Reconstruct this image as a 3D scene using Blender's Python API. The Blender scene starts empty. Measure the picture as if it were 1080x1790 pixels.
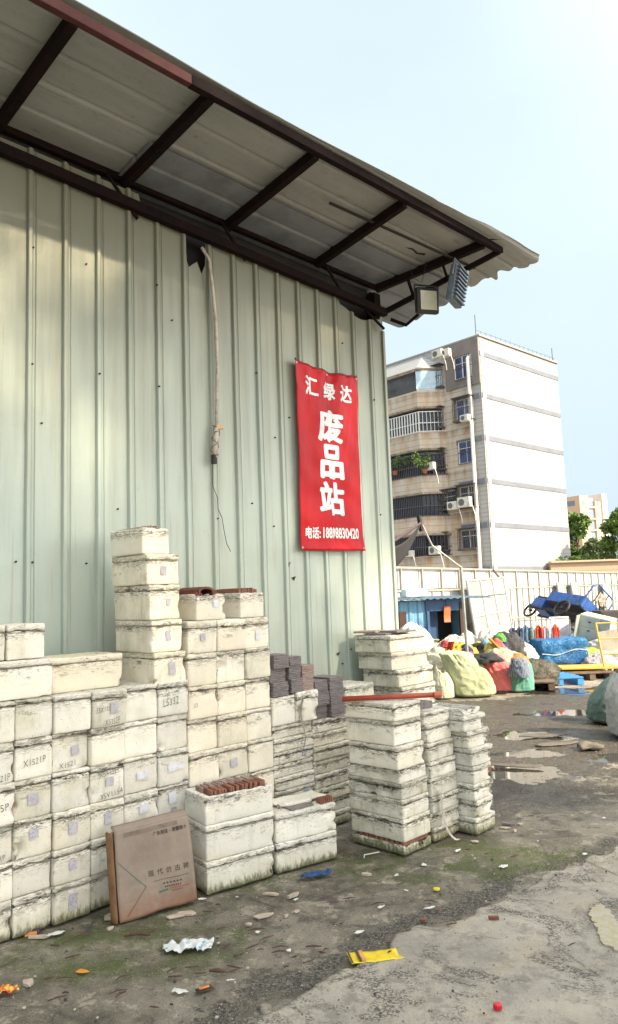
import bpy, bmesh, math, random
import numpy as np
from mathutils import Vector, Matrix, noise as mn
random.seed(7)
rad = math.radians
scn = bpy.context.scene
COL = scn.collection

# ------------------------------------------------------------ camera
FPX, PITCH, ROLL, EYE = 1300.0, .1134, -.0353, 1.6
cp, sp, cr, sr = math.cos(PITCH), math.sin(PITCH), math.cos(ROLL), math.sin(ROLL)
_r = np.array([1, 0, 0.]); FW = np.array([0, cp, sp]); _u = np.array([0, -sp, cp])
RT = cr*_r + sr*_u; UP = -sr*_r + cr*_u
CAM = np.array([0, 0, EYE])
cam_d = bpy.data.cameras.new('camera'); cam = bpy.data.objects.new('camera', cam_d); COL.objects.link(cam)
cam_d.sensor_fit = 'VERTICAL'; cam_d.sensor_height = 24; cam_d.lens = FPX/1790*24
cam_d.clip_start = .05; cam_d.clip_end = 3000
M = Matrix.Identity(4)
for i in range(3):
    M[i][0] = RT[i]; M[i][1] = UP[i]; M[i][2] = -FW[i]; M[i][3] = CAM[i]
cam.matrix_world = M
scn.camera = cam

# ------------------------------------------------------------ light
SUN_EL = rad(34)
SUN_AZ = rad(-29.6)            # angle from +X axis towards +Y of the direction to the sun
world = bpy.data.worlds.new("World"); scn.world = world; world.use_nodes = True
nt = world.node_tree; nt.nodes.clear()
wo = nt.nodes.new('ShaderNodeOutputWorld'); bg = nt.nodes.new('ShaderNodeBackground')
sky = nt.nodes.new('ShaderNodeTexSky'); sky.sky_type = 'NISHITA'; sky.sun_disc = False
sky.sun_elevation = SUN_EL; sky.sun_rotation = math.pi/2 - SUN_AZ
sky.air_density = 1.0; sky.dust_density = 3.0; sky.ozone_density = 1.3; sky.altitude = 20
mx = nt.nodes.new('ShaderNodeMix'); mx.data_type = 'RGBA'
mx.inputs['Factor'].default_value = .55
tc = nt.nodes.new('ShaderNodeTexCoord'); nz = nt.nodes.new('ShaderNodeTexNoise'); nz.inputs['Scale'].default_value = 1.6
nz.inputs['Detail'].default_value = 5; nz.inputs['Roughness'].default_value = .5
mp = nt.nodes.new('ShaderNodeMapping'); mp.inputs['Scale'].default_value = (1, 1, 2.2)
nt.links.new(tc.outputs['Generated'], mp.inputs[0]); nt.links.new(mp.outputs[0], nz.inputs['Vector'])
mr = nt.nodes.new('ShaderNodeMapRange'); mr.inputs[1].default_value = .3; mr.inputs[2].default_value = .75
mr.inputs[3].default_value = .75; mr.inputs[4].default_value = .97
nt.links.new(nz.outputs[0], mr.inputs[0]); nt.links.new(mr.outputs[0], mx.inputs['Factor'])
nt.links.new(sky.outputs[0], mx.inputs['A']); gsep = nt.nodes.new('ShaderNodeSeparateXYZ'); nt.links.new(tc.outputs['Generated'], gsep.inputs[0])
gm = nt.nodes.new('ShaderNodeMix'); gm.data_type = 'RGBA'; gr_ = nt.nodes.new('ShaderNodeMapRange'); gr_.inputs[1].default_value = .02; gr_.inputs[2].default_value = .45
nt.links.new(gsep.outputs[2], gr_.inputs[0]); nt.links.new(gr_.outputs[0], gm.inputs['Factor'])
gm.inputs['A'].default_value = (3.5, 4.3, 5.0, 1); gm.inputs['B'].default_value = (4.3, 5.1, 5.3, 1)
# hazy sky: brighter towards the sun, raised out of view to add fill light
dt = nt.nodes.new('ShaderNodeVectorMath'); dt.operation = 'DOT_PRODUCT'; nt.links.new(tc.outputs['Generated'], dt.inputs[0])
dt.inputs[1].default_value = (math.cos(SUN_EL)*math.cos(SUN_AZ), math.cos(SUN_EL)*math.sin(SUN_AZ), math.sin(SUN_EL))
gl = nt.nodes.new('ShaderNodeMapRange'); gl.interpolation_type = 'SMOOTHSTEP'; gl.inputs[1].default_value = .12; gl.inputs[2].default_value = 1.0
nt.links.new(dt.outputs['Value'], gl.inputs[0]); hz = nt.nodes.new('ShaderNodeMix'); hz.data_type = 'RGBA'
nt.links.new(gl.outputs[0], hz.inputs['Factor']); nt.links.new(gm.outputs['Result'], hz.inputs['A']); hz.inputs['B'].default_value = (16.5, 16.2, 15.2, 1)
nt.links.new(hz.outputs['Result'], mx.inputs['B'])
nt.links.new(mx.outputs['Result'], bg.inputs['Color']); bg.inputs['Strength'].default_value = .105
nt.links.new(bg.outputs[0], wo.inputs[0])
sun_d = bpy.data.lights.new('sun', 'SUN'); sun = bpy.data.objects.new('sun', sun_d); COL.objects.link(sun)
sun_d.energy = 5.0; sun_d.angle = rad(1.8); sun_d.color = (1, .84, .58)
SD = Vector((math.cos(SUN_EL)*math.cos(SUN_AZ), math.cos(SUN_EL)*math.sin(SUN_AZ), math.sin(SUN_EL)))
sun.rotation_euler = SD.to_track_quat('Z', 'Y').to_euler()
scn.view_settings.view_transform = 'Standard'; scn.view_settings.look = 'None'
scn.view_settings.exposure = 1.0; scn.view_settings.gamma = 1
scn.cycles.max_bounces = 6; scn.cycles.diffuse_bounces = 3; scn.cycles.glossy_bounces = 3
scn.cycles.use_denoising = True

# ------------------------------------------------------------ places
WA = rad(44.6)
u = np.array([math.sin(WA), math.cos(WA), 0]); n = np.array([math.cos(WA), -math.sin(WA), 0])
P0 = np.array([.7735, 6.9571, 0])
UROT = math.atan2(u[1], u[0])
def ray(x, y): return (x-540)/FPX*RT + (895-y)/FPX*UP + FW
def gnd(x, y, z=0):
    r = ray(x, y); return CAM + (z-EYE)/r[2]*r
def onpl(x, y, p, nn):
    r = ray(x, y); return CAM + ((np.array(p)-CAM) @ nn)/(r @ nn)*r
def so(q):
    d = np.array(q)-P0; return float(d @ u), float(d @ n), float(q[2])
def W(x, y, off=0):
    s, o, z = so(onpl(x, y, P0+n*off, n)); return s, z
def loc(s, off, z=0):
    return Vector(P0 + u*s + n*off + np.array([0, 0, z]))
def atd(x, y, d):               # point at ground distance d
    r = ray(x, y); return Vector(CAM + r*(d/math.hypot(r[0], r[1])))

# ------------------------------------------------------------ helpers
def tag(o, label=None, cat=None, group=None, kind=None):
    if label: o['label'] = label
    if cat: o['category'] = cat
    if group: o['group'] = group
    if kind: o['kind'] = kind
    return o
def empty(name, l, rz=0, label=None, cat=None, group=None, rot=None):
    o = bpy.data.objects.new(name, None); COL.objects.link(o); o.location = l
    o.rotation_euler = rot or (0, 0, rz); o.empty_display_size = .1
    return tag(o, label, cat, group)
def wallroot(name, s, off, z=0, yaw=0, **k): return empty(name, loc(s, off, z), UROT+yaw, **k)
def mesh_obj(name, me, mat=None, parent=None, l=None, rz=None):
    o = bpy.data.objects.new(name, me); COL.objects.link(o)
    if mat is not None:
        me.materials.clear(); me.materials.append(mat)
    if parent: o.parent = parent
    if l is not None: o.location = l
    if rz is not None: o.rotation_euler = (0, 0, rz)
    return o
class MB:
    def __init__(s): s.v = []; s.f = []
    def add(s, vs, fs):
        b = len(s.v); s.v += [tuple(v) for v in vs]; s.f += [tuple(i+b for i in f) for f in fs]; return s
    def box(s, c, d, m=None):
        x, y, z = d[0]/2, d[1]/2, d[2]/2
        vs = [Vector((a*x, b*y, e*z)) for e in (-1, 1) for b in (-1, 1) for a in (-1, 1)]
        if m is not None: vs = [m @ v for v in vs]
        vs = [v+Vector(c) for v in vs]
        return s.add(vs, [(0, 2, 3, 1), (4, 5, 7, 6), (0, 1, 5, 4), (2, 6, 7, 3), (0, 4, 6, 2), (1, 3, 7, 5)])
    def bar(s, a, b, w, h=None, upv=(0, 0, 1)):
        a = Vector(a); b = Vector(b); d = b-a; L = d.length; h = h or w
        x = d.normalized(); up = Vector(upv)
        if abs(x.dot(up)) > .98: up = Vector((0, 1, 0))
        y = up.cross(x).normalized(); z = x.cross(y)
        m = Matrix((x, y, z)).transposed()
        return s.box((a+b)/2, (L, w, h), m)
    def tube(s, pts, r, k=8, cap=True):
        pts = [Vector(p) for p in pts]; N = len(pts)
        rs = r if isinstance(r, (list, tuple)) else [r]*N
        vs = []; prev = None
        for i, p in enumerate(pts):
            t = (pts[min(i+1, N-1)]-pts[max(i-1, 0)]).normalized()
            if prev is None:
                a = Vector((0, 0, 1)) if abs(t.z) < .9 else Vector((1, 0, 0)); prev = t.cross(a).normalized()
            prev = (prev - t*prev.dot(t)).normalized(); q = t.cross(prev)
            for j in range(k):
                an = 2*math.pi*j/k; vs.append(p+(prev*math.cos(an)+q*math.sin(an))*rs[i])
        fs = [(i*k+j, i*k+(j+1) % k, (i+1)*k+(j+1) % k, (i+1)*k+j) for i in range(N-1) for j in range(k)]
        if cap: fs += [tuple(range(k))[::-1], tuple((N-1)*k+j for j in range(k))]
        return s.add(vs, fs)
    def grid(s, fn, nu, nv, closed=False):
        vs = [fn(i/nu, j/nv) for j in range(nv+1) for i in range(nu+1)]
        fs = [(j*(nu+1)+i, j*(nu+1)+i+1, (j+1)*(nu+1)+i+1, (j+1)*(nu+1)+i) for j in range(nv) for i in range(nu)]
        return s.add(vs, fs)
    def prism(s, poly, z0, z1):     # poly in xy
        k = len(poly); vs = [(p[0], p[1], z0) for p in poly]+[(p[0], p[1], z1) for p in poly]
        fs = [tuple(range(k))[::-1], tuple(range(k, 2*k))]+[(i, (i+1) % k, k+(i+1) % k, k+i) for i in range(k)]
        return s.add(vs, fs)
    def mesh(s, name='m', smooth=False, clean=True):
        me = bpy.data.meshes.new(name); me.from_pydata([tuple(v) for v in s.v], [], s.f); me.update()
        if clean:
            b = bmesh.new(); b.from_mesh(me); bmesh.ops.recalc_face_normals(b, faces=b.faces); b.to_mesh(me); b.free()
        if smooth:
            me.polygons.foreach_set('use_smooth', [True]*len(me.polygons))
        return me
    def build(s, name, mat, parent=None, l=None, rz=None, smooth=False, bevel=0, solid=0, sub=0):
        o = mesh_obj(name, s.mesh(name, smooth), mat, parent, l, rz)
        if solid:
            m = o.modifiers.new('solid', 'SOLIDIFY'); m.thickness = solid; m.offset = 0
        if sub:
            m = o.modifiers.new('sub', 'SUBSURF'); m.levels = m.render_levels = sub
        if bevel:
            m = o.modifiers.new('bev', 'BEVEL'); m.width = bevel; m.segments = 2; m.limit_method = 'ANGLE'
        return o
def nz3(p, sc, seed=0): return mn.noise(Vector((p[0]*sc+seed*3.1, p[1]*sc-seed*1.7, p[2]*sc+seed*.9)))
def fbm(p, sc, seed=0, o=4):
    return mn.fractal(Vector((p[0]*sc+seed*3.1, p[1]*sc-seed*1.7, p[2]*sc+seed*.9)), .9, 2.1, o)

# ------------------------------------------------------------ materials
class NT:
    def __init__(s, name):
        s.m = bpy.data.materials.new(name); s.m.use_nodes = True; s.t = s.m.node_tree
        s.b = s.t.nodes['Principled BSDF']; s.tc = s.t.nodes.new('ShaderNodeTexCoord')
        s.co = s.tc.outputs['Object']
    def n(s, ty, **k):
        x = s.t.nodes.new(ty)
        for a, v in k.items(): setattr(x, a, v)
        return x
    def l(s, a, b): s.t.links.new(a, b)
    def set(s, sock, v):
        if hasattr(v, 'is_output') or isinstance(v, bpy.types.NodeSocket): s.l(v, sock)
        elif isinstance(v, (tuple, list)) and len(v) == 3 and sock.type == 'RGBA': sock.default_value = (*v, 1)
        else: sock.default_value = v
    def math(s, op, a, b=None, c=None, clamp=False):
        x = s.n('ShaderNodeMath', operation=op, use_clamp=clamp); s.set(x.inputs[0], a)
        if b is not None: s.set(x.inputs[1], b)
        if c is not None: s.set(x.inputs[2], c)
        return x.outputs[0]
    def rng(s, v, a, b, c=0, d=1):
        x = s.n('ShaderNodeMapRange'); s.set(x.inputs[0], v)
        for i, q in enumerate((a, b, c, d)): s.set(x.inputs[i+1], q)
        return x.outputs[0]
    def coord(s, scale=(1, 1, 1), co=None, rnd=0):
        x = s.n('ShaderNodeMapping'); s.l(co or s.co, x.inputs[0]); x.inputs['Scale'].default_value = scale
        if rnd:
            oi = s.n('ShaderNodeObjectInfo'); cx = s.n('ShaderNodeCombineXYZ')
            for i, q in enumerate((rnd, rnd*.7, rnd*1.3)): s.l(s.math('MULTIPLY', oi.outputs['Random'], q), cx.inputs[i])
            s.l(cx.outputs[0], x.inputs['Location'])
        return x.outputs[0]
    def noise(s, sc, det=4, rough=.55, co=None, dist=0):
        x = s.n('ShaderNodeTexNoise'); s.l(co or s.co, x.inputs['Vector']); x.inputs['Scale'].default_value = sc
        x.inputs['Detail'].default_value = det; x.inputs['Roughness'].default_value = rough; x.inputs['Distortion'].default_value = dist
        return x.outputs[0]
    def voro(s, sc, co=None, feat='F1'):
        x = s.n('ShaderNodeTexVoronoi', feature=feat); s.l(co or s.co, x.inputs['Vector']); x.inputs['Scale'].default_value = sc
        return x.outputs['Distance']
    def mix(s, f, a, b, mode='MIX'):
        x = s.n('ShaderNodeMix', data_type='RGBA', blend_type=mode); s.set(x.inputs['Factor'], f)
        s.set(x.inputs['A'], a); s.set(x.inputs['B'], b); return x.outputs['Result']
    def attr(s, name, out='Fac'):
        x = s.n('ShaderNodeAttribute', attribute_name=name); return x.outputs[out]
    def rand(s): return s.n('ShaderNodeObjectInfo').outputs['Random']
    def bump(s, h, st=.3, dist=.01):
        x = s.n('ShaderNodeBump'); s.l(h, x.inputs['Height']); x.inputs['Strength'].default_value = st
        x.inputs['Distance'].default_value = dist; s.l(x.outputs[0], s.b.inputs['Normal'])
    def out(s, col, rough=.6, metal=0, **k):
        s.set(s.b.inputs['Base Color'], col); s.set(s.b.inputs['Roughness'], rough); s.set(s.b.inputs['Metallic'], metal)
        for a, v in k.items(): s.set(s.b.inputs[a.replace('_', ' ')], v)
        return s.m
def simple(name, col, rough=.6, metal=0, var=.25, sc=8, bump=.15, dark=None, bd=.004, stretch=(1, 1, 1)):
    t = NT(name); co = t.coord(stretch, rnd=7)
    a = t.noise(sc, 6, .6, co); b = t.noise(sc*4.3, 4, .6, co)
    dk = dark or tuple(c*.35 for c in col)
    f = t.math('MULTIPLY', t.rng(a, .45, .75), var*2)
    c = t.mix(f, col, dk)
    c = t.mix(t.math('MULTIPLY', t.rng(b, .55, .8), var), c, dk)
    if bump: t.bump(b, bump, bd)
    return t.out(c, rough, metal)

def mat_foam():
    t = NT('expanded_foam'); co = t.coord((1, 1, 1), rnd=9)
    dirt = t.attr('dirt'); warm = t.attr('warm'); seam = t.attr('seam'); gz = t.attr('gz')
    base = t.mix(warm, (.76, .745, .69), (.81, .735, .59))
    lum = t.rng(t.rand(), 0, 1, .84, 1.08)
    base = t.mix(1, base, lum, 'MULTIPLY')
    big = t.noise(6, 5, .6, co)
    base = t.mix(t.math('MULTIPLY', t.rng(big, .42, .70), t.math('MULTIPLY', dirt, .85)), base, (.36, .37, .27))
    yel = t.noise(3.3, 3, .5, t.coord((1, 1, 1.6), rnd=21))
    base = t.mix(t.math('MULTIPLY', t.rng(yel, .5, .72), .25), base, (.66, .56, .32))
    # running streaks
    st = t.noise(1, 4, .6, t.coord((26, 26, 4), rnd=13))
    base = t.mix(t.math('MULTIPLY', t.rng(st, .56, .76), t.math('MULTIPLY', dirt, .7)), base, (.25, .24, .18))
    # scuffs along the lid seam
    sc = t.noise(1, 6, .7, t.coord((26, 26, 150), rnd=17), .8)
    wob = t.math('MULTIPLY', t.math('SUBTRACT', t.noise(7, 3, .5, co), .5), .05)
    dd = t.math('ABSOLUTE', t.math('ADD', seam, wob))
    band = t.rng(dd, .004, .045, 1, 0)
    scf = t.math('MULTIPLY', t.math('MULTIPLY', band, t.rng(t.math('FRACT', t.math('MULTIPLY', t.rand(), 7.3)), 0, 1, .35, 1.25)), t.rng(sc, .50, .525))
    base = t.mix(t.math('MULTIPLY', scf, t.math('ADD', .6, t.math('MULTIPLY', dirt, .4))), base, (.035, .028, .02))
    ckn = t.noise(1, 4, .6, t.coord((9, 9, 34), rnd=29), .6); lw_ = t.rng(t.math('ABSOLUTE', t.math('SUBTRACT', ckn, .5)), .0, .014, 1, 0)
    base = t.mix(t.math('MULTIPLY', t.math('MULTIPLY', lw_, t.rng(dd, .01, .07, 1, 0)), .8), base, (.04, .032, .025))
    bst = t.math('MULTIPLY', t.rng(t.noise(1, 6, .75, t.coord((8, 8, 20), rnd=37)), .585, .62), t.rng(dd, .015, .10, 1, 0))
    base = t.mix(t.math('MULTIPLY', bst, .75), base, (.07, .055, .04))
    # scratches and specks
    sk = t.noise(1, 5, .7, t.coord((60, 60, 18), rnd=5), 2.5)
    base = t.mix(t.math('MULTIPLY', t.rng(sk, .62, .67), t.math('MULTIPLY', dirt, .8)), base, (.12, .10, .07))
    sp_ = t.rng(t.noise(110, 3, .6, co), .64, .72)
    base = t.mix(t.math('MULTIPLY', sp_, .6), base, (.10, .09, .06))
    # moss and splash at the ground
    mo = t.math('ADD', gz, t.math('MULTIPLY', t.math('SUBTRACT', t.noise(1, 6, .7, t.coord((45, 45, 16), rnd=3)), .5), .16))
    base = t.mix(t.rng(mo, .012, .05, .92, 0), base, (.035, .04, .018))
    base = t.mix(t.rng(mo, .03, .13, .35, 0), base, (.24, .24, .10))
    fine = t.voro(260, co)
    t.bump(t.math('ADD', t.math('MULTIPLY', fine, .25), t.math('ADD', big, t.math('MULTIPLY', t.noise(40, 4, .7, co), .5))), .35, .006)
    return t.out(base, .72, Specular_IOR_Level=.3)
FOAM = mat_foam()
def mat_clad():
    t = NT('cladding_steel'); co = t.co
    sep = t.n('ShaderNodeSeparateXYZ'); t.l(co, sep.inputs[0]); z = sep.outputs[2]
    a = t.noise(1.3, 5, .6, t.coord((1, 1, .35))); b = t.noise(1, 5, .65, t.coord((9, 9, .5)))
    c = t.mix(t.rng(a, .35, .7), (.38, .445, .405), (.44, .485, .415))
    c = t.mix(t.math('MULTIPLY', t.rng(b, .48, .72), .5), c, (.29, .32, .27))
    rr_ = t.noise(1, 5, .6, t.coord((30, 30, .8))); c = t.mix(t.math('MULTIPLY', t.rng(rr_, .60, .70), .35), c, (.25, .20, .12))
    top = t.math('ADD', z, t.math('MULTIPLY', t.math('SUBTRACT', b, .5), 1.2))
    c = t.mix(t.rng(top, 2.3, 4.0, 0, .85), c, (.15, .145, .10))  # canopy shade painted into the upper wall colour, along with grime
    d = t.noise(14, 5, .7, t.coord((1, 1, .7))); c = t.mix(t.math('MULTIPLY', t.rng(d, .62, .72), .25), c, (.25, .24, .17))
    r = t.rng(t.noise(38, 3, .6), .74, .78); c = t.mix(t.math('MULTIPLY', r, .6), c, (.12, .07, .03))
    low = t.math('ADD', z, t.math('MULTIPLY', t.math('SUBTRACT', t.noise(5, 5, .7), .5), 1.0))
    c = t.mix(t.rng(low, .2, .9, .4, 0), c, (.28, .29, .17))
    t.bump(t.math('ADD', t.noise(2.2, 3, .5, t.coord((1, 1, .3))), t.math('MULTIPLY', t.noise(30, 3, .5), .06)), .5, .02)
    return t.out(c, t.rng(a, .3, .7, .34, .5), .15)
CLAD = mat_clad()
def mat_roofsheet():
    t = NT('roof_sheet_underside'); a = t.noise(1.5, 5, .6, t.coord((.5, 2.5, 1))); b = t.noise(22, 4, .65)
    c = t.mix(t.rng(a, .35, .7), (.33, .34, .335), (.24, .245, .235)); c = t.mix(t.math('MULTIPLY', t.rng(b, .55, .75), .35), c, (.15, .14, .12))
    r = t.noise(1, 6, .7, t.coord((5, 14, 1))); c = t.mix(t.math('MULTIPLY', t.rng(r, .62, .70), .5), c, (.12, .06, .035))
    t.bump(a, .3, .02)
    return t.out(c, .5, .1)
ROOF = mat_roofsheet()
def mat_rust():
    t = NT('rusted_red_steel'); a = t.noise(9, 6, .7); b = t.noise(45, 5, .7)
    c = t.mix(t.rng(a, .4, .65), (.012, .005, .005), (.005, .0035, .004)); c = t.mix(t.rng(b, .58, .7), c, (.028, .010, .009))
    t.bump(b, .5, .003)
    return t.out(c, .85, 0, Specular_IOR_Level=.15)
RUST = mat_rust()
RUSTB = simple('rusted_light_red_steel', (.075, .018, .017), .8, .1, .4, 12, .4)
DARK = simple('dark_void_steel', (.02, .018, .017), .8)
def mat_cloth(name, col, col2=None, rough=.75, weave=0, sc=3, bump=.5, stripes=None, grime=.4):
    t = NT(name); co = t.coord((1, 1, 1), rnd=6)
    a = t.noise(sc, 5, .6, co, 1.0); b = t.noise(sc*5, 5, .65, co, 1.5)
    c2 = col2 or tuple(c*.6 for c in col)
    c = t.mix(t.rng(a, .42, .66), col, c2)
    c = t.mix(t.math('MULTIPLY', t.rng(b, .6, .72), .35), c, tuple(x*.4 for x in col))
    h = t.math('ADD', a, t.math('MULTIPLY', b, .4))
    if weave:
        w1 = t.n('ShaderNodeTexWave', bands_direction='Z'); t.l(co, w1.inputs[0]); w1.inputs['Scale'].default_value = weave
        w2 = t.n('ShaderNodeTexWave', bands_direction='X'); t.l(co, w2.inputs[0]); w2.inputs['Scale'].default_value = weave
        h = t.math('ADD', h, t.math('MULTIPLY', t.math('ADD', w1.outputs['Fac'], w2.outputs['Fac']), .05))
    if stripes:
        w = t.n('ShaderNodeTexWave', bands_direction=stripes[0]); t.l(co, w.inputs[0]); w.inputs['Scale'].default_value = stripes[1]; w.inputs['Distortion'].default_value = 3
        c = t.mix(t.rng(w.outputs['Fac'], .5, .6), c, stripes[2])
    gm_ = t.noise(1.7, 6, .7, t.coord((1, 1, 1), rnd=23)); c = t.mix(t.math('MULTIPLY', t.rng(gm_, .52, .68), grime), c, (.13, .105, .075))
    cr2 = t.noise(sc*2.2, 5, .6, t.coord((1, 1, .45), rnd=31), 1.0); rg = t.rng(t.math('ABSOLUTE', t.math('SUBTRACT', cr2, .5)), 0, .05, 1, 0)
    h = t.math('SUBTRACT', h, t.math('MULTIPLY', rg, .35))
    t.bump(h, bump, .035)
    return t.out(c, rough)

# ------------------------------------------------------------ ground
SLAB = [(-1.1, 1.2), (-.72, 2.3), (-.47, 2.82), (-.35, 3.02), (-.12, 3.25), (.13, 3.4), (.32, 3.6), (.47, 3.79), (.66, 3.87), (.95, 4.13), (1.29, 4.43), (1.81, 4.76), (2.96, 5.4), (4.2, 5.9)]
def seg_d(x, y, poly):
    best = np.full(x.shape, 1e9); side = np.zeros(x.shape)
    for (x0, y0), (x1, y1) in zip(poly[:-1], poly[1:]):
        dx, dy = x1-x0, y1-y0; t = np.clip(((x-x0)*dx+(y-y0)*dy)/(dx*dx+dy*dy), 0, 1)
        d = np.hypot(x-x0-t*dx, y-y0-t*dy); cr_ = (dx*(y-y0)-dy*(x-x0))
        side = np.where(d < best, np.sign(cr_), side); best = np.minimum(best, d)
    return best*side        # + on the left of the path (the building side)
_T = {}
def vnoise(x, y, sc, seed=0):
    if seed not in _T: _T[seed] = np.random.RandomState(seed).rand(256, 256)
    T = _T[seed]
    X = x*sc; Y = y*sc; i = np.floor(X).astype(int); j = np.floor(Y).astype(int); fx = X-i; fy = Y-j
    fx = fx*fx*(3-2*fx); fy = fy*fy*(3-2*fy)
    g = lambda a, b: T[a % 256, b % 256]
    return (g(i, j)*(1-fx)+g(i+1, j)*fx)*(1-fy)+(g(i, j+1)*(1-fx)+g(i+1, j+1)*fx)*fy
def vfbm(x, y, sc, seed=0, o=4):
    s = 0; a = .5
    for k in range(o): s = s+a*vnoise(x+k*17.3, y-k*9.1, sc*2**k, seed+k); a *= .55
    return s/(.5*(1-.55**o)/.45)
PUD = [(1.85, 6.85, .42, .50, .2), (2.0, 7.6, .40, .28, 0), (2.35, 8.5, .55, .27, -.3), (3.3, 9.95, .62, .25, 0), (3.9, 11.95, .85, .42, 0), (4.9, 12.2, .6, .3, 0), (2.9, 7.3, .5, .2, .3), (3.9, 8.9, .5, .25, 0), (1.55, 7.9, .25, .25, 0)]
def masks(x, y):
    d = seg_d(x, y, SLAB)
    s = (x-P0[0])*u[0]+(y-P0[1])*u[1]; off = (x-P0[0])*n[0]+(y-P0[1])*n[1]
    nb = vfbm(x, y, 1.1, 3); nf = vfbm(x, y, 5, 9)
    slab = (d < 0)
    pud = np.zeros(x.shape)
    for (px, py, a, b, an) in PUD:
        ca, sa = math.cos(an), math.sin(an); dx = (x-px)*ca+(y-py)*sa; dy = -(x-px)*sa+(y-py)*ca
        q = 1-np.hypot(dx/a, dy/b)+(nf-.5)*1.3+(nb-.5)*.8; pud = np.maximum(pud, q)
    pud = np.where(slab, 0, np.clip(pud*1.6, 0, 1))
    mud = np.clip(1.35-np.abs(y-.35*x-7.9-.8*(nb-.5))/2.3, 0, 1)*np.clip((x-.9)/.5, 0, 1)
    mud = np.clip((vfbm(x+5, y*1.3, .9, 31)*1.4-.2)*2*mud*2.0+mud*.35, 0, 1)
    st_ = np.abs(seg_d(x, y, [(1.55, 6.6), (2.05, 6.2), (2.9, 5.95), (4.2, 6.3)])); mud = np.maximum(mud, np.clip(1-st_/.28, 0, 1)*np.clip((nf-.2)*2, 0, 1)*.95)
    rim = np.clip(1-np.abs(d-.10-.1*(nb-.5))/(.13+.10*nb), 0, 1)*(d > -.01)*np.clip(.55+1.5*(nf-.4), 0, 1)
    moss = np.clip(1.1-(off-.55-np.where(s > -1.6, .55, .0))/.75, 0, 1)*np.clip(1-(s+.1)/1.2, 0, 1)*np.clip((nb-.3)*3.2, 0, 1)*(d > .1)*np.clip((4.8-.0*x-y)/.6+.6, 0, 1)
    m2 = np.exp(-(((x-.85)/.75)**2+((y-4.70)/.32)**2)*1.0)*np.clip((nf-.2)*2.6, 0, 1)*1.5
    m3 = np.exp(-(((x+.95)/.55)**2+((y-3.70)/.26)**2))*np.clip((nf-.15)*2.6, 0, 1)*1.5
    moss = np.clip(np.maximum(moss*.75, np.maximum(m2, m3)), 0, 1)*(d > .05)
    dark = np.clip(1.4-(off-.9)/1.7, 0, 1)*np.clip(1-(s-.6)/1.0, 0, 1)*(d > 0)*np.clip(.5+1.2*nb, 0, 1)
    return slab, pud, mud, rim, moss, dark, nb, nf, d
def axis_pts(lo, hi, st, far):
    a = list(np.arange(lo, hi+1e-6, st)); k = st
    while a[-1] < far: k *= 1.35; a.append(a[-1]+k)
    k = st
    while a[0] > -far: k *= 1.35; a.insert(0, a[0]-k)
    return np.array(a)
xs = axis_pts(-2.6, 5.2, .028, 900); ys = axis_pts(1.9, 13.5, .034, 900)
XX, YY = np.meshgrid(xs, ys); slabm, pud, mud, rim, moss, dark, nb, nf, dd_ = masks(XX, YY)
ZZ = (vfbm(XX, YY, 2.5, 5)-.5)*.010+(vfbm(XX, YY, 14, 6)-.5)*.006*(1+2*rim+1.5*mud)-.036*pud-.010*mud*(nf-.3)-.006*rim
fine = (np.abs(XX-1.3) < 6) & (np.abs(YY-7.5) < 8)
ZZ = np.where(fine, ZZ, -.012)-.012
ZZ = np.where(dd_ < -.03, -.03, ZZ)
def grid_mesh(name, XX, YY, ZZ, keep=None):
    h, w = XX.shape; me = bpy.data.meshes.new(name)
    co = np.stack([XX, YY, ZZ], -1).reshape(-1, 3)
    idx = np.arange(h*w).reshape(h, w); q = np.stack([idx[:-1, :-1], idx[:-1, 1:], idx[1:, 1:], idx[1:, :-1]], -1).reshape(-1, 4)
    me.vertices.add(len(co)); me.vertices.foreach_set('co', co.ravel())
    me.loops.add(q.size); me.loops.foreach_set('vertex_index', q.ravel().astype(np.int32))
    me.polygons.add(len(q)); me.polygons.foreach_set('loop_start', (np.arange(len(q))*4).astype(np.int32)); me.update(calc_edges=True)
    me.polygons.foreach_set('use_smooth', [True]*len(q))
    return me
def add_attr(me, name, arr):
    a = me.attributes.new(name, 'FLOAT', 'POINT'); a.data.foreach_set('value', np.asarray(arr, np.float32).ravel())
gme = grid_mesh('ground', XX, YY, ZZ)
for nme, ar in (('pud', pud), ('mud', mud), ('rim', rim), ('moss', moss), ('dark', dark)): add_attr(gme, nme, ar)
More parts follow.
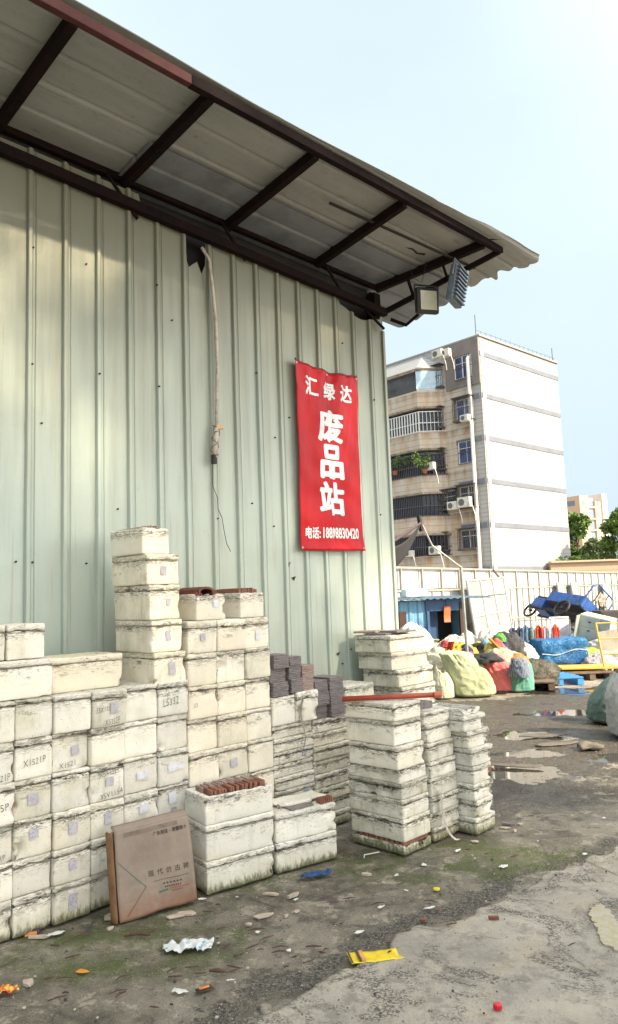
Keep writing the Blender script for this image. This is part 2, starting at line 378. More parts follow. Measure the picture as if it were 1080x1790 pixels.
def mat_ground():
    t = NT('worn_yard_surface')
    n1 = t.noise(2.2, 6, .6); n2 = t.noise(11, 6, .65); n3 = t.noise(60, 4, .7); n4 = t.noise(170, 2, .6)
    c = t.mix(t.rng(n1, .40, .62), (.35, .32, .27), (.19, .175, .15))
    c = t.mix(t.math('MULTIPLY', t.rng(n2, .48, .66), .6), c, (.44, .38, .29))
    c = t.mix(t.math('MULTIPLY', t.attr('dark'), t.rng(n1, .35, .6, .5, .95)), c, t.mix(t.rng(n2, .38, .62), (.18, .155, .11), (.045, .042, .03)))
    pt = t.noise(6, 8, .75, dist=.2)
    c = t.mix(t.math('MULTIPLY', t.rng(pt, .55, .60), .7), c, (.40, .36, .29))
    c = t.mix(t.math('MULTIPLY', t.rng(pt, .45, .40), .75), c, (.06, .052, .042))
    mu = t.rng(t.math('ADD', t.attr('mud'), t.math('MULTIPLY', t.math('SUBTRACT', n2, .5), 1.5)), .30, .46)
    c = t.mix(mu, c, t.mix(t.rng(n3, .4, .6), (.028, .023, .019), (.085, .07, .055)))
    ri = t.rng(t.math('ADD', t.attr('rim'), t.math('MULTIPLY', t.math('SUBTRACT', t.noise(16, 7, .75), .5), 2.2)), .38, .58)
    c = t.mix(t.math('MULTIPLY', ri, .9), c, t.mix(t.rng(n3, .45, .55), (.022, .021, .02), (.15, .135, .115)))
    mo = t.math('MULTIPLY', t.math('MULTIPLY', t.rng(t.noise(4.5, 6, .7), .38, .56, .15, 1), t.rng(t.math('ADD', t.attr('moss'), t.math('MULTIPLY', t.math('SUBTRACT', t.math('ADD', t.math('MULTIPLY', n3, .8), t.math('MULTIPLY', n2, .5)), .65), 2.6)), .3, .6)), .92)
    c = t.mix(mo, c, t.mix(t.rng(n4, .4, .6), (.035, .055, .008), (.10, .125, .018)))
    c = t.mix(t.math('MULTIPLY', t.rng(n3, .60, .72), .55), c, (.46, .42, .35))
    g5 = t.noise(320, 2, .6); c = t.mix(t.math('MULTIPLY', t.rng(g5, .58, .64), .6), c, (.05, .045, .04)); c = t.mix(t.math('MULTIPLY', t.rng(t.noise(240, 2, .6), .62, .68), .6), c, (.50, .46, .40))
    c = t.mix(t.math('MULTIPLY', t.rng(n4, .62, .72), .7), c, (.04, .035, .03))
    pu = t.attr('pud'); c = t.mix(t.rng(pu, .05, .4), c, (.05, .042, .034))
    wet = t.math('MAXIMUM', t.math('MULTIPLY', mu, t.rng(n1, .4, .6)), t.math('MAXIMUM', t.rng(pu, .02, .25), t.math('MULTIPLY', t.attr('dark'), t.rng(n1, .55, .65, 0, .45))))
    # thin cracks in the far concrete
    cr1 = t.rng(t.voro(.9, t.coord((1, 1.3, 1)), 'DISTANCE_TO_EDGE'), .0, .012, .9, 0)
    c = t.mix(t.math('MULTIPLY', cr1, t.rng(n1, .45, .6)), c, (.05, .045, .04))
    t.bump(t.math('ADD', n3, t.math('ADD', n2, t.math('MULTIPLY', n4, .6))), .85, .016)
    return t.out(c, t.rng(wet, 0, 1, .85, .16))
g = mesh_obj('ground', gme, mat_ground()); tag(g, 'wet mossy dirty yard ground with dark mud between concrete patches', kind='structure')
# standing water
t = NT('puddle_water'); nzw = t.noise(3, 3, .5); t.bump(nzw, .05, .01); WATER = t.out((.045, .04, .032), .025, Specular_IOR_Level=.7)
wm = MB().grid(lambda a, b: (-.2+a*6.6, 5.6+b*8.4, -.0215), 2, 2).build('water', WATER); tag(wm, 'brown rain puddles lying in the yard hollows', kind='structure')
# concrete slab in front
sb = [(x, y) for x, y in SLAB]; rsl = np.random.RandomState(3); edge = []
for (x0, y0), (x1, y1) in zip(SLAB[:-1], SLAB[1:]):
    L = math.hypot(x1-x0, y1-y0); k = max(2, int(L/.022))
    for i in range(k):
        f = i/k; q = (x0+(x1-x0)*f, y0+(y1-y0)*f); j = (vfbm(np.array(q[0]), np.array(q[1]), 3.5, 40)-.5)*.22+(vfbm(np.array(q[0]), np.array(q[1]), 17, 41)-.5)*.05
        edge.append((q[0]-(y1-y0)/L*j, q[1]+(x1-x0)/L*j))
me = bpy.data.meshes.new('slab'); bmm = bmesh.new()
# strips from the edge outwards to the lower right, so the sheet has real relief
rows = []; K = 70
for (x, y) in edge:
    row = []
    fk = (np.arange(K+1)/K)**1.6; PX, PY = x+fk*5.2, y-fk*5.2
    HH = .004+(vfbm(PX, PY, 2.0, 50)-.5)*.010+(vfbm(PX, PY, 9, 52, 2)-.5)*.003
    for k in range(K+1):
        px_, py_, h = PX[k], PY[k], float(HH[k])
        if k == 0: h = -.03
        if k == 1: h -= .003
        row.append(bmm.verts.new((px_, py_, h)))
    rows.append(row)
for a, b in zip(rows[:-1], rows[1:]):
    for k in range(K): bmm.faces.new((a[k], a[k+1], b[k+1], b[k])).smooth = k > 0
bmesh.ops.recalc_face_normals(bmm, faces=bmm.faces); bmm.to_mesh(me); bmm.free()
if me.polygons[200].normal.z < 0: me.flip_normals()
def mat_slab():
    t = NT('old_concrete'); n1 = t.noise(1.6, 6, .6); n2 = t.noise(8, 7, .72, dist=.2); n3 = t.noise(48, 5, .7); n4 = t.noise(200, 2, .6)
    c = t.mix(t.rng(n1, .35, .65), (.46, .42, .355), (.29, .27, .235))
    c = t.mix(t.math('MULTIPLY', t.rng(n2, .50, .60), .65), c, (.19, .175, .15))
    c = t.mix(t.math('MULTIPLY', t.rng(t.noise(3.7, 4, .6), .56, .66), .35), c, (.46, .37, .24))
    c = t.mix(t.math('MULTIPLY', t.rng(n3, .56, .70), .4), c, (.50, .46, .38))
    c = t.mix(t.math('MULTIPLY', t.rng(n4, .62, .70), .6), c, (.07, .06, .05))
    c = t.mix(t.math('MULTIPLY', t.rng(t.noise(6, 8, .75, dist=.2), .53, .62), .45), c, (.50, .45, .37))
    gr = t.math('MULTIPLY', t.rng(t.noise(2.1, 5, .7, t.coord((1, 1, 1)), .8), .50, .56), t.rng(t.noise(90, 3, .7), .46, .54))
    c = t.mix(t.math('MULTIPLY', gr, .85), c, (.055, .05, .045))
    ck = t.rng(t.voro(.75, t.coord((1, 1, 1)), 'DISTANCE_TO_EDGE'), 0, .006, .8, 0); c = t.mix(t.math('MULTIPLY', ck, t.rng(n1, .48, .56)), c, (.08, .07, .06))
    t.bump(t.math('ADD', n3, t.math('ADD', t.math('MULTIPLY', n4, .7), t.math('MULTIPLY', n2, 1.5))), .8, .012)
    return t.out(c, .82)
sl = mesh_obj('concrete_slab', me, mat_slab()); tag(sl, 'pale worn concrete slab with a broken dark edge', kind='structure')
# faded yellow road mark
tm = NT('faded_yellow_paint'); wn = tm.noise(35, 5, .7); YP = tm.out(tm.mix(tm.rng(wn, .42, .60), (.37, .335, .21), (.42, .385, .32)), .8)
q = [gnd(x, y, .012) for x, y in [(1028, 1590), (1050, 1580), (1066, 1590), (1092, 1632), (1092, 1668), (1056, 1648), (1040, 1615)]]
qq = []
for a, b in zip(q, q[1:]+q[:1]):
    for f in np.linspace(0, 1, 9)[:-1]: qq.append((a[0]+(b[0]-a[0])*f+random.uniform(-.012, .012), a[1]+(b[1]-a[1])*f+random.uniform(-.012, .012)))
mk = MB(); mk.prism(qq, .0, .0125); o = mk.build('pavement_marking', YP); tag(o, 'faded yellow paint mark on the concrete slab', kind='structure')
#PART2
# ------------------------------------------------------------ warehouse (local frame: x along wall, y into the wall, z up)
wh = wallroot('warehouse', 0, 0, 0, label='pale green ribbed metal warehouse with a rusty canopy over its wall', cat='warehouse')
RP = .2362
def rib_y(s):                    # outward relief (negative y = towards the viewer)
    r = ((s+1.18) / RP) % 1.0; w = r*RP
    pr = [(0, .0), (.006, -.020), (.010, -.024), (.030, -.024), (.036, -.019), (.040, -.017), (.046, 0), (.060, 0), (.064, -.004), (.070, 0), (.236, 0)]
    for (a, ya), (b, yb) in zip(pr[:-1], pr[1:]):
        if a <= w <= b: return ya+(yb-ya)*(w-a)/(b-a)
    return 0
S0, S1 = -14.0, 0.0
prof = []
k0 = math.floor((S0+1.18)/RP); s = -1.18+k0*RP
offs = [0, .006, .010, .030, .036, .040, .046, .060, .064, .070, .11, .15, .19, .225]
while s < S1+.01:
    for o_ in offs:
        if S0 <= s+o_ <= S1: prof.append(s+o_)
    s += RP
prof.append(S1)
WTOP = 4.27
mb = MB(); nzv = 60
def wtop(s):
    z = (4.50 if s < -2.72 else 4.31-.022*s)
    if -2.33 < s < -2.13: z -= .24+.05*math.sin(s*60)      # torn sheet under the beam
    if -.62 < s < -.02: z -= .07*math.sin((s+.62)*5.3)**2+.08
    return z
vs = []; fs = []
for j in range(nzv+1):
    for s in prof:
        f = j/nzv; z = -.05+f*(wtop(s)+.05)
        b = .006*nz3((s, 0, z*.5), 1.3, 2)+.0025*nz3((s, 0, z), 6, 4)
        if z < .5: b += .02*nz3((s, 0, z), 3, 8)*(.5-z)
        vs.append((s, rib_y(s)+b, z))
w_ = len(prof)
for j in range(nzv):
    for i in range(w_-1): fs.append((j*w_+i, j*w_+i+1, (j+1)*w_+i+1, (j+1)*w_+i))
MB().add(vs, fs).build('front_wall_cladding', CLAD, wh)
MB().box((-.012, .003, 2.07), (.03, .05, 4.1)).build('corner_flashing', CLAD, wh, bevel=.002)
m = MB()
for i in range(29):
    y0 = .03+i*.2362; m.add([(0, y0, -.05), (0, y0+.18, -.05), (.024, y0+.19, -.05), (.024, y0+.23, -.05), (0, y0+.2362, -.05)]+[(a, b, 4.2) for a, b in ((0, y0), (0, y0+.18), (.024, y0+.19), (.024, y0+.23), (0, y0+.2362))], [(k, k+1, k+6, k+5) for k in range(4)])
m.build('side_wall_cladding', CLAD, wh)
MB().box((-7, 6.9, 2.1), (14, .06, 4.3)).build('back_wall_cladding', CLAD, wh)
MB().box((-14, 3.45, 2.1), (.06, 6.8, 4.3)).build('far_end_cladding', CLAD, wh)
# screws and punctures
for (x, y) in [(55, 435), (170, 655), (271, 500), (53, 638), (274, 677), (27, 982), (56, 983), (150, 985), (478, 920), (447, 652), (377, 907), (505, 730), (650, 700), (664, 900), (72, 740), (150, 462), (610, 1135), (598, 1160), (480, 765), (300, 560), (205, 890), (440, 880), (598, 600)]:
    s, z = W(x, y, .0); MB().tube([(s, -.012+rib_y(s), z), (s, .004+rib_y(s), z)], .006, 8).build('screw', DARK, wh)
for (x, y, hh) in [(590, 1142, .02), (503, 985, .03), (512, 1010, .025)]:
    s, z = W(x, y, .0); MB().add([(s-.02, rib_y(s)-.004, z), (s+.004, rib_y(s)-.007, z-hh), (s+.03, rib_y(s)-.004, z+.012), (s+.005, rib_y(s)-.008, z+.008)], [(0, 1, 2, 3)]).build('torn_hole', DARK, wh)
# corner post, beams
MB().box((-.045, .06, 2.25), (.09, .10, 4.5)).build('corner_post', RUST, wh)
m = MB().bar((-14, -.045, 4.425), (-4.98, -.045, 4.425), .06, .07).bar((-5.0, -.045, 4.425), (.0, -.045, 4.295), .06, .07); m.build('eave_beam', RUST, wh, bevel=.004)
MB().bar((-14, .03, 4.62), (.02, .03, 4.57), .05, .05).build('upper_eave_beam', RUST, wh, bevel=.004)
MB().box((-7, .14, 4.30), (13.9, .02, .56)).build('gap_shade_backing', DARK, wh); MB().box((-.02, .4, 4.3), (.02, .6, .5)).build('gap_shade_backing', DARK, wh)  # dark sheets added to stand in for the shade inside the roof gap
OUT = 1.0
def zo(s): return 4.67+.012*(s+4) + (.045 if s > -.3 else 0)*(s+.3)
MB().bar((-14, -OUT, zo(-14)+.0), (-3.0, -OUT, zo(-3.0)), .045, .06).build('canopy_edge_beam', RUSTB, wh, bevel=.003)
MB().bar((-3.0, -OUT, zo(-3.0)), (.57, -OUT, zo(.57)-.0), .05, .065).build('canopy_edge_beam', RUST, wh, bevel=.003)
for s in [-12.0, -11.07, -10.14, -9.2, -8.3, -7.4, -6.5, -5.6, -4.7, -3.74, -2.83, -1.9, -.88, .2]:
    si = s if s < 0 else -.05
    if s > 0: s = .30
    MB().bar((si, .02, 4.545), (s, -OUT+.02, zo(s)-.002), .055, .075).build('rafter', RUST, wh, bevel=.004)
# end truss bar and struts at the corner
A = Vector((0, -.05, 4.31)); B = Vector((.56, -OUT+.01, zo(.56)-.01))
MB().bar(A, B, .035, .05).build('end_brace', RUST, wh, bevel=.003)
P = A.lerp(B, .25); Q = Vector((.04, -.30, 4.57)); MB().bar(P, Q, .02, .03).build('strut', RUST, wh)
P = A.lerp(B, .55); Q = Vector((.17, -.62, 4.62)); MB().bar(P, Q, .02, .025).build('strut', RUST, wh)
for s in (-2.75, -1.75, -.55): MB().bar((s, -.03, 4.29), (s-.22, .0, 4.55), .015, .02).build('strut', RUST, wh)
MB().bar((-.25, -.0, 4.28), (-.05, -.06, 4.12), .018, .02).build('strut', RUST, wh)
m = MB().tube([(.03, -.08, 4.23), (.14, -.18, 4.17), (.21, -.27, 4.26), (.225, -.30, 4.34)], .017, 6); m.build('bent_bracket', RUST, wh)
# canopy roof sheets (ribs run along the wall), overhanging the corner
def roof_z(s, o):                # o = distance out from the wall
    z = 4.615+.118*o+.012*(s+4)*min(max(o, 0), 1)
    z += .004*math.sin(s*2.1+o*3)+.004*nz3((s, o, 0), 1.5)
    if s > .45: z += .012*math.sin(o*34)*(s-.45)*2 - .04*(s-.45)
    r = (o+.06) % .235
    if r < .045: z += .024*math.sin(r/.045*math.pi)
    elif .09 < r < .1 or .15 < r < .16: z += .003
    return z
ss = list(np.arange(-14, -4, .5))+list(np.arange(-4, 1.0, .07))+[1.0]
oo = sorted(set([round(-.5+.0147*i, 4) for i in range(int(1.66/.0147)+1)]))
rs2 = random.Random(5)
def roof_v(s, o, dz=0):
    f = 1 if s < .9 else 0
    e = 0
    if o > 1.0: o = 1.0+(o-1.0)*(.22+.78*min(1, max(0, (s+2.5)/3.2)))
    if s > .93:                     # torn wavy end of the sheets
        e = -.42*max(0, 1-(o-.15)/.95)+.05*math.sin(o*21)+.03*math.sin(o*47)
        s = s+e+.10
    jit = .004*math.sin(s*5+1)+.003*math.sin(s*13) if o > 1.1 else 0
    return (s, -(o+jit), roof_z(s, o)+dz)
def sheet(s_list, o_list, dz):
    vs = []; w = len(o_list)
    for s in s_list:
        for o_ in o_list: vs.append(roof_v(s, o_, dz))
    fs = [(i*w+k, i*w+k+1, (i+1)*w+k+1, (i+1)*w+k) for i in range(len(s_list)-1) for k in range(w-1)]
    return MB().add(vs, fs)
sheet(ss, [o_ for o_ in oo if o_ > .30], .0).build('canopy_sheet', ROOF, wh, solid=.004)
def roof_in(s, o): return 4.62-.02
low = [o_ for o_ in oo if o_ <= .40]
LOWS = simple('blue_grey_lower_roof_sheet', (.20, .215, .24), .5, .1, .3, 5, .2)  # darker blue-grey sheet colour for the lower roof
sheet([s for s in ss if s <= -2.69], low, -.006).build('canopy_sheet', ROOF, wh, solid=.004)
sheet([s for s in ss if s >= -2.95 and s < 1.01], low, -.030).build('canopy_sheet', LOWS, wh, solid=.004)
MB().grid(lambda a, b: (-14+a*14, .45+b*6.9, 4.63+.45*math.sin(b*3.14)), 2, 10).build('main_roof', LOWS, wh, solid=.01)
MB().bar((-1.42, -.66, 4.64), (.55, -.72, 4.68), .022, .014).build('loose_strap', DARK, wh)
m = MB()
pts = [(-.28, -.52), (-.2, -.55), (-.1, -.53), (-.02, -.56), (.0, -.535), (-.1, -.51), (-.18, -.53)]
m.add([(a, b, roof_z(a, -b)-.006) for a, b in pts], [tuple(range(len(pts)))]); m.build('tear', DARK, wh)
MB().tube([(.30, -1.0, 4.78), (.45, -1.10, 4.80)], .007, 5).build('rebar_stub', RUST, wh)
MB().tube([(-.05, -.4, 4.6), (-.06, -.44, 4.5), (-.02, -.5, 4.44), (-.07, -.6, 4.6)], .003, 4).build('hanging_wire', DARK, wh)

# ------------------------------------------------------------ floodlights
ALU = simple('dusty_blue_grey_casting', (.16, .20, .25), .5, .4, .35, 20, .2); BLK = simple('black_rubber', (.02, .02, .022), .6)
GLS = simple('frosted_lamp_glass', (.62, .62, .52), .3, 0, .1)
def lamp_pos(x, y, d): return atd(x, y, d)
GLS2 = simple('dull_lens', (.52, .51, .42), .22, 0, .15)
fl1 = empty('floodlight', loc(.02, .52, 4.42), UROT, label='small square floodlight showing its pale lens, under the canopy corner', cat='floodlight', group='floodlights at the canopy corner')
fl1.rotation_euler = (rad(8), rad(-4), UROT-rad(22))
m = MB().box((0, 0, -.14), (.24, .06, .24)); m.build('housing', BLK, fl1, bevel=.018)
MB().box((0, -.034, -.14), (.175, .008, .175)).build('lens', GLS2, fl1, bevel=.01)
MB().tube([(-.125, 0, -.14), (-.13, 0, 0), (.13, 0, 0), (.125, 0, -.14)], .009, 6).build('bracket', BLK, fl1)
fl2 = empty('floodlight', loc(.16, .80, 4.56), 0, label='larger floodlight turned to show its grey finned back, outermost on the truss', cat='floodlight', group='floodlights at the canopy corner')
fl2.rotation_euler = (rad(10), rad(6), UROT+rad(12))
MB().box((0, 0, -.20), (.23, .07, .34)).build('housing', ALU, fl2, bevel=.012)
m = MB()
for i in range(9): m.box((-.005, -.048, -.055-.036*i), (.215, .035, .012))
m.build('cooling_fins', ALU, fl2)
MB().box((.135, -.01, -.12), (.035, .05, .26)).build('driver_case', simple('pale_blue_grey_casting', (.36, .43, .50), .4, .3), fl2, bevel=.006)
MB().tube([(-.12, 0, -.14), (-.12, 0, .01), (.12, 0, .01), (.12, 0, -.14)], .010, 6).build('bracket', ALU, fl2)

# ------------------------------------------------------------ banner
bs0, bz1 = -1.262, 3.575; BW, BH = .80, 1.60
def ban(a, b):                  # a 0..1 along, b 0..1 up -> local of warehouse-frame
    sagt = .06*math.sin(a*math.pi)*b**3*(.6)
    s = bs0+a*BW+(.012*math.sin(b*3.1) if a < .5 else -.02*math.sin(b*math.pi))
    z = bz1-BH+b*BH - sagt+(.012*a*(1-b))
    wr = .010*math.sin(a*17+b*2)*(.35+b**3)+.010*mn.noise(Vector((a*5+b*3, b*9, 1)))+.022*math.sin((a*1.0)*26+3)*(max(0, b-.85)/.15)**1*.5
    wr += .012*mn.noise(Vector((a*14-b*5, b*5-a*2, 4)))*(.2+b*b)+.012*(max(0, .04-b)/.04)+.007*(1-2*abs(mn.noise(Vector((a*9+b*14, b*4-a*6, 7)))))*(.15+b**4+.8*(1-b)**8)
    return Vector((s, -.045-wr*.9, z))
tb = NT('red_vinyl'); bz = tb.noise(3, 4, .5); RED = tb.out(tb.mix(tb.rng(bz, .35, .7), (.47, .002, .008), (.37, .001, .006)), .34, Specular_IOR_Level=.2)
bn = empty('banner', (0, 0, 0), label='tall red vinyl banner with white Chinese lettering hung on the green wall', cat='banner'); bn.location = loc(0, 0); bn.rotation_euler = (0, 0, UROT)
MB().grid(lambda a, b: ban(a, b), 40, 80).build('banner_sheet', RED, bn, smooth=True, solid=.0015)
MB().tube([ban(i/20, 1)+Vector((0, .006, .004)) for i in range(21)], .008, 6).build('top_rod', simple('brown_batten', (.10, .06, .045), .7), bn)
for a_, b_ in ((.02, .985), (.98, .985), (.02, .015), (.98, .015), (.5, .985)):
    c_ = ban(a_, b_); MB().tube([c_+Vector((0, -.004, 0)), c_+Vector((0, .001, 0))], .010, 10).build('eyelet', simple('tarnished_eyelet', (.30, .28, .25), .4, .6) if (a_, b_) == (.02, .985) else bpy.data.materials['tarnished_eyelet'], bn)
WHITEL = simple('white_print', (.72, .73, .76), .5, 0, .12, 20, 0)
def text_mesh(body, size, bold=0, shear=0):
    c = bpy.data.curves.new('txt', 'FONT'); c.body = body; c.size = size; c.offset = bold; c.shear = shear; c.resolution_u = 3
    o = bpy.data.objects.new('txt', c); COL.objects.link(o); bpy.context.view_layer.update()
    me = bpy.data.meshes.new_from_object(o.evaluated_get(bpy.context.evaluated_depsgraph_get()))
    bpy.data.objects.remove(o); bpy.data.curves.remove(c)
    return me
def fit_text(body, x0, x1, y0, y1, bold=0, size=1.0):
    me = text_mesh(body, size, min(bold, 0))
    if bold > 0:                 # heavier strokes: the outline repeated around itself in thin layers
        src = me; me = bpy.data.meshes.new('heavy'); b = bmesh.new()
        for k in range(9):
            b2 = bmesh.new(); b2.from_mesh(src); dx, dy = (0, 0) if k == 8 else (bold*math.cos(k*math.pi/4), bold*math.sin(k*math.pi/4))
            for v in b2.verts: v.co.x += dx; v.co.y += dy; v.co.z += k*.00012
            tmp = bpy.data.meshes.new('t'); b2.to_mesh(tmp); b2.free(); b.from_mesh(tmp); bpy.data.meshes.remove(tmp)
        b.to_mesh(me); b.free(); bpy.data.meshes.remove(src)
    co = np.zeros(len(me.vertices)*3); me.vertices.foreach_get('co', co); co = co.reshape(-1, 3)
    mn_, mx_ = co.min(0), co.max(0)
    co[:, 0] = x0+(co[:, 0]-mn_[0])/(mx_[0]-mn_[0])*(x1-x0); co[:, 1] = y0+(co[:, 1]-mn_[1])/(mx_[1]-mn_[1])*(y1-y0)
    me.vertices.foreach_set('co', co.ravel()); return me
def cut_grid(me, step):
    b = bmesh.new(); b.from_mesh(me)
    for ax in (0, 1):
        vs_ = [v.co[ax] for v in b.verts]; lo, hi = min(vs_), max(vs_); k = math.ceil(lo/step)*step
        while k < hi:
            p = [0, 0, 0]; p[ax] = k; nn = [0, 0, 0]; nn[ax] = 1
            bmesh.ops.bisect_plane(b, geom=b.verts[:]+b.edges[:]+b.faces[:], plane_co=p, plane_no=nn, dist=1e-6); k += step
    b.to_mesh(me); b.free(); return me
def ban_text(body, a0, a1, b0, b1, bold):
    me = cut_grid(fit_text(body, a0, a1, b0, b1, bold), .02)
    for v in me.vertices:
        zl_ = v.co.z; p = ban(v.co.x, v.co.y); v.co = (p.x, p.y-.0026-zl_, p.z)
    o = mesh_obj('lettering', me, WHITEL, bn)
for ch, (x0, y0, x1, y1) in zip("汇绿达废品站", [(533, 655, 554, 688), (564, 663, 586, 695), (594, 671, 616, 702), (554, 714, 601, 773), (558, 777, 603, 838), (558, 843, 605, 902)]):
    (s0, za), (s1, zb) = W((x0+x1)/2-(x1-x0)/2, (y0+y1)/2, .05), W(x1, (y0+y1)/2, .05); xm = (x0+x1)/2
    zt = W(xm, y0, .05)[1]; zl = W(xm, y1, .05)[1]
    ban_text(ch, (s0-bs0)/BW, (s1-bs0)/BW, (zl-bz1+BH)/BH, (zt-bz1+BH)/BH, .035 if (x1-x0) > 30 else .03)
def brow(body, x0, x1, yt, yb, bold):
    xm = (x0+x1)/2; s0 = W(x0, yb, .05)[0]; s1 = W(x1, yb, .05)[0]; zt = W(xm, yt, .05)[1]; zl = W(xm, yb, .05)[1]
    ban_text(body, (s0-bs0)/BW, (s1-bs0)/BW, (zl-bz1+BH)/BH, (zt-bz1+BH)/BH, bold)
brow("电话:", 534, 561, 921, 942, .03)
brow("18898830420", 565, 628, 924, 943, .03)

# ------------------------------------------------------------ conduit hanging on the wall
cd = empty('conduit_pipe', loc(0, 0), UROT, label='dirty white conduit pipe hanging down the green wall with wire wrapped round its end', cat='pipe')
PVC = simple('dirty_pvc', (.50, .43, .38), .6, 0, .4, 20, .2); WIRE = simple('black_wire', (.02, .02, .02), .6)
pp = [W(x, y, .05) for x, y in [(352, 432), (366, 455), (370, 490), (377, 560), (380, 640), (379, 700), (378, 745)]]
MB().tube([(s, -.05, z) for s, z in pp], .0125, 8).build('tube', PVC, cd, smooth=True)
pq = [W(x, y, .05) for x, y in [(378, 748), (376, 775), (374, 800)]]
MB().tube([(s, -.052, z) for s, z in pq], .02, 8).build('tube_end', PVC, cd, smooth=True)
s, z = pq[0]; MB().bar((s-.01, -.055, z), (s+.055, -.06, z+.012), .03, .03).build('tee_fitting', simple('tan_plastic', (.52, .36, .20), .6), cd, bevel=.004)
s, z = pq[-1]; MB().tube([(s, -.05, z+.02), (s, -.05, z-.045)], .022, 8).build('black_plug', BLK, cd)
hel = []
for i in range(60):
    f = i/59; s = pq[0][0]*(1-f)+pq[-1][0]*f; z = pq[0][1]*(1-f)+pq[-1][1]*f; hel.append((s+.024*math.cos(i*.75+math.sin(i*.4)), -.052+.022*math.sin(i*.75), z+.03*math.sin(i*.5)))
MB().tube(hel, .0024, 4).build('wire_wrap', simple('rust_wire', (.12, .05, .04), .7), cd)
pw = [W(x, y, .04) for x, y in [(373, 800), (371, 825), (372, 850), (380, 870), (381, 890), (388, 905), (392, 930), (396, 950), (403, 964)]]
MB().tube([(s, -.04, z) for s, z in pw], .003, 4).build('dangling_wire', WIRE, cd)

# ------------------------------------------------------------ foam boxes
def axis_list(L, r, st):
    k = max(1, round((L-2*r)/st)); a = [-L/2, -L/2+r*.35, -L/2+r]
    a += [-L/2+r+(L-2*r)*i/k for i in range(1, k)]+[L/2-r, L/2-r*.35, L/2]
    return a
def rbox(w, d, h, r, st, seed, amp=.0015, chips=(), z0=0, seamz=None, dirt=.5, warm=.5, gz0=None, open_top=0):
    X, Y, Z = axis_list(w, r, st), axis_list(d, r, st), axis_list(h, r, st)
    nx, ny, nzz = len(X)-1, len(Y)-1, len(Z)-1; ids = {}; vs = []; fs = []
    def vid(i, j, k):
        if (i, j, k) in ids: return ids[(i, j, k)]
        p = Vector((X[i], Y[j], Z[k])); q = Vector((max(-w/2+r, min(w/2-r, p.x)), max(-d/2+r, min(d/2-r, p.y)), max(-h/2+r, min(h/2-r, p.z))))
        dv = p-q
        if dv.length > 1e-9: p = q+dv.normalized()*r
        nn = dv.normalized() if dv.length > 1e-9 else p.normalized()
        wp = Vector((p.x+seed*1.37, p.y-seed*.73, p.z+z0+seed*.31))
        p = p+nn*(amp*(mn.noise(wp*11)*1.6+mn.noise(wp*45)*.8))
        for (cx_, cy_, cz_, cr_, cd_) in chips:
            e = Vector((p.x-cx_, p.y-cy_, p.z+h/2+z0-cz_)); L = e.length+mn.noise(wp*28)*cr_*.55
            if L < cr_: p = p-nn*cd_*min(1, (1-L/cr_)*2.2)
        ids[(i, j, k)] = len(vs); vs.append((p.x, p.y, p.z+h/2+z0)); return ids[(i, j, k)]
    for k in (0, nzz):
        for i in range(nx):
            for j in range(ny):
                f = (vid(i, j, k), vid(i+1, j, k), vid(i+1, j+1, k), vid(i, j+1, k)); fs.append(f if k else f[::-1])
    for j in (0, ny):
        for i in range(nx):
            for k in range(nzz):
                f = (vid(i, j, k), vid(i+1, j, k), vid(i+1, j, k+1), vid(i, j, k+1)); fs.append(f[::-1] if j else f)
    for i in (0, nx):
        for j in range(ny):
            for k in range(nzz):
                f = (vid(i, j, k), vid(i, j+1, k), vid(i, j+1, k+1), vid(i, j, k+1)); fs.append(f if i else f[::-1])
    me = bpy.data.meshes.new('foam'); me.from_pydata(vs, [], fs); me.polygons.foreach_set('use_smooth', [True]*len(fs))
    z = np.array([v[2] for v in vs]); sz = seamz if seamz is not None else 9
    add_attr(me, 'seam', z-sz); add_attr(me, 'gz', (z+gz0) if gz0 is not None else z*0+5)
    add_attr(me, 'dirt', z*0+dirt); add_attr(me, 'warm', z*0+warm)
    return me
PAPER = None
def mat_paper():
    t = NT('grey_paper_label'); co = t.coord((1, 1, 1), rnd=8)
    c = t.mix(t.rng(t.noise(14, 4, .6, co), .4, .7), (.50, .48, .54), (.38, .37, .40))
    ink = t.math('MULTIPLY', t.rng(t.noise(1, 4, .8, t.coord((170, 170, 110), rnd=5)), .53, .57), t.rng(t.noise(40, 2, .5, co), .42, .5))
    return t.out(t.mix(t.math('MULTIPLY', ink, .6), c, (.10, .09, .14)), .6)
PAPER = mat_paper()
PAPERW = simple('white_label', (.66, .66, .72), .6, 0, .3, 30, 0)
INK = simple('marker_ink', (.10, .09, .09), .6, 0, 0, 5, 0); INKB = simple('blue_marker_ink', (.05, .13, .33), .6, 0, 0, 5, 0)
TAPE = []
for i, c in enumerate([(.20, .17, .13), (.30, .27, .21), (.12, .10, .08), (.42, .41, .36)]):
    TAPE.append(simple('torn_packing_tape' if i == 0 else 'torn_packing_tape', c, .45, 0, .5, 25, .4))
TILEM = [simple('grey_clay_tile', (.21, .185, .185), .8, 0, .4, 18, .4), simple('red_clay_tile', (.27, .115, .075), .8, 0, .5, 18, .4), simple('pinkish_clay_tile', (.34, .25, .22), .8, 0, .4, 18, .4), simple('dark_red_tile', (.16, .045, .03), .7, 0, .4, 14, .4)]
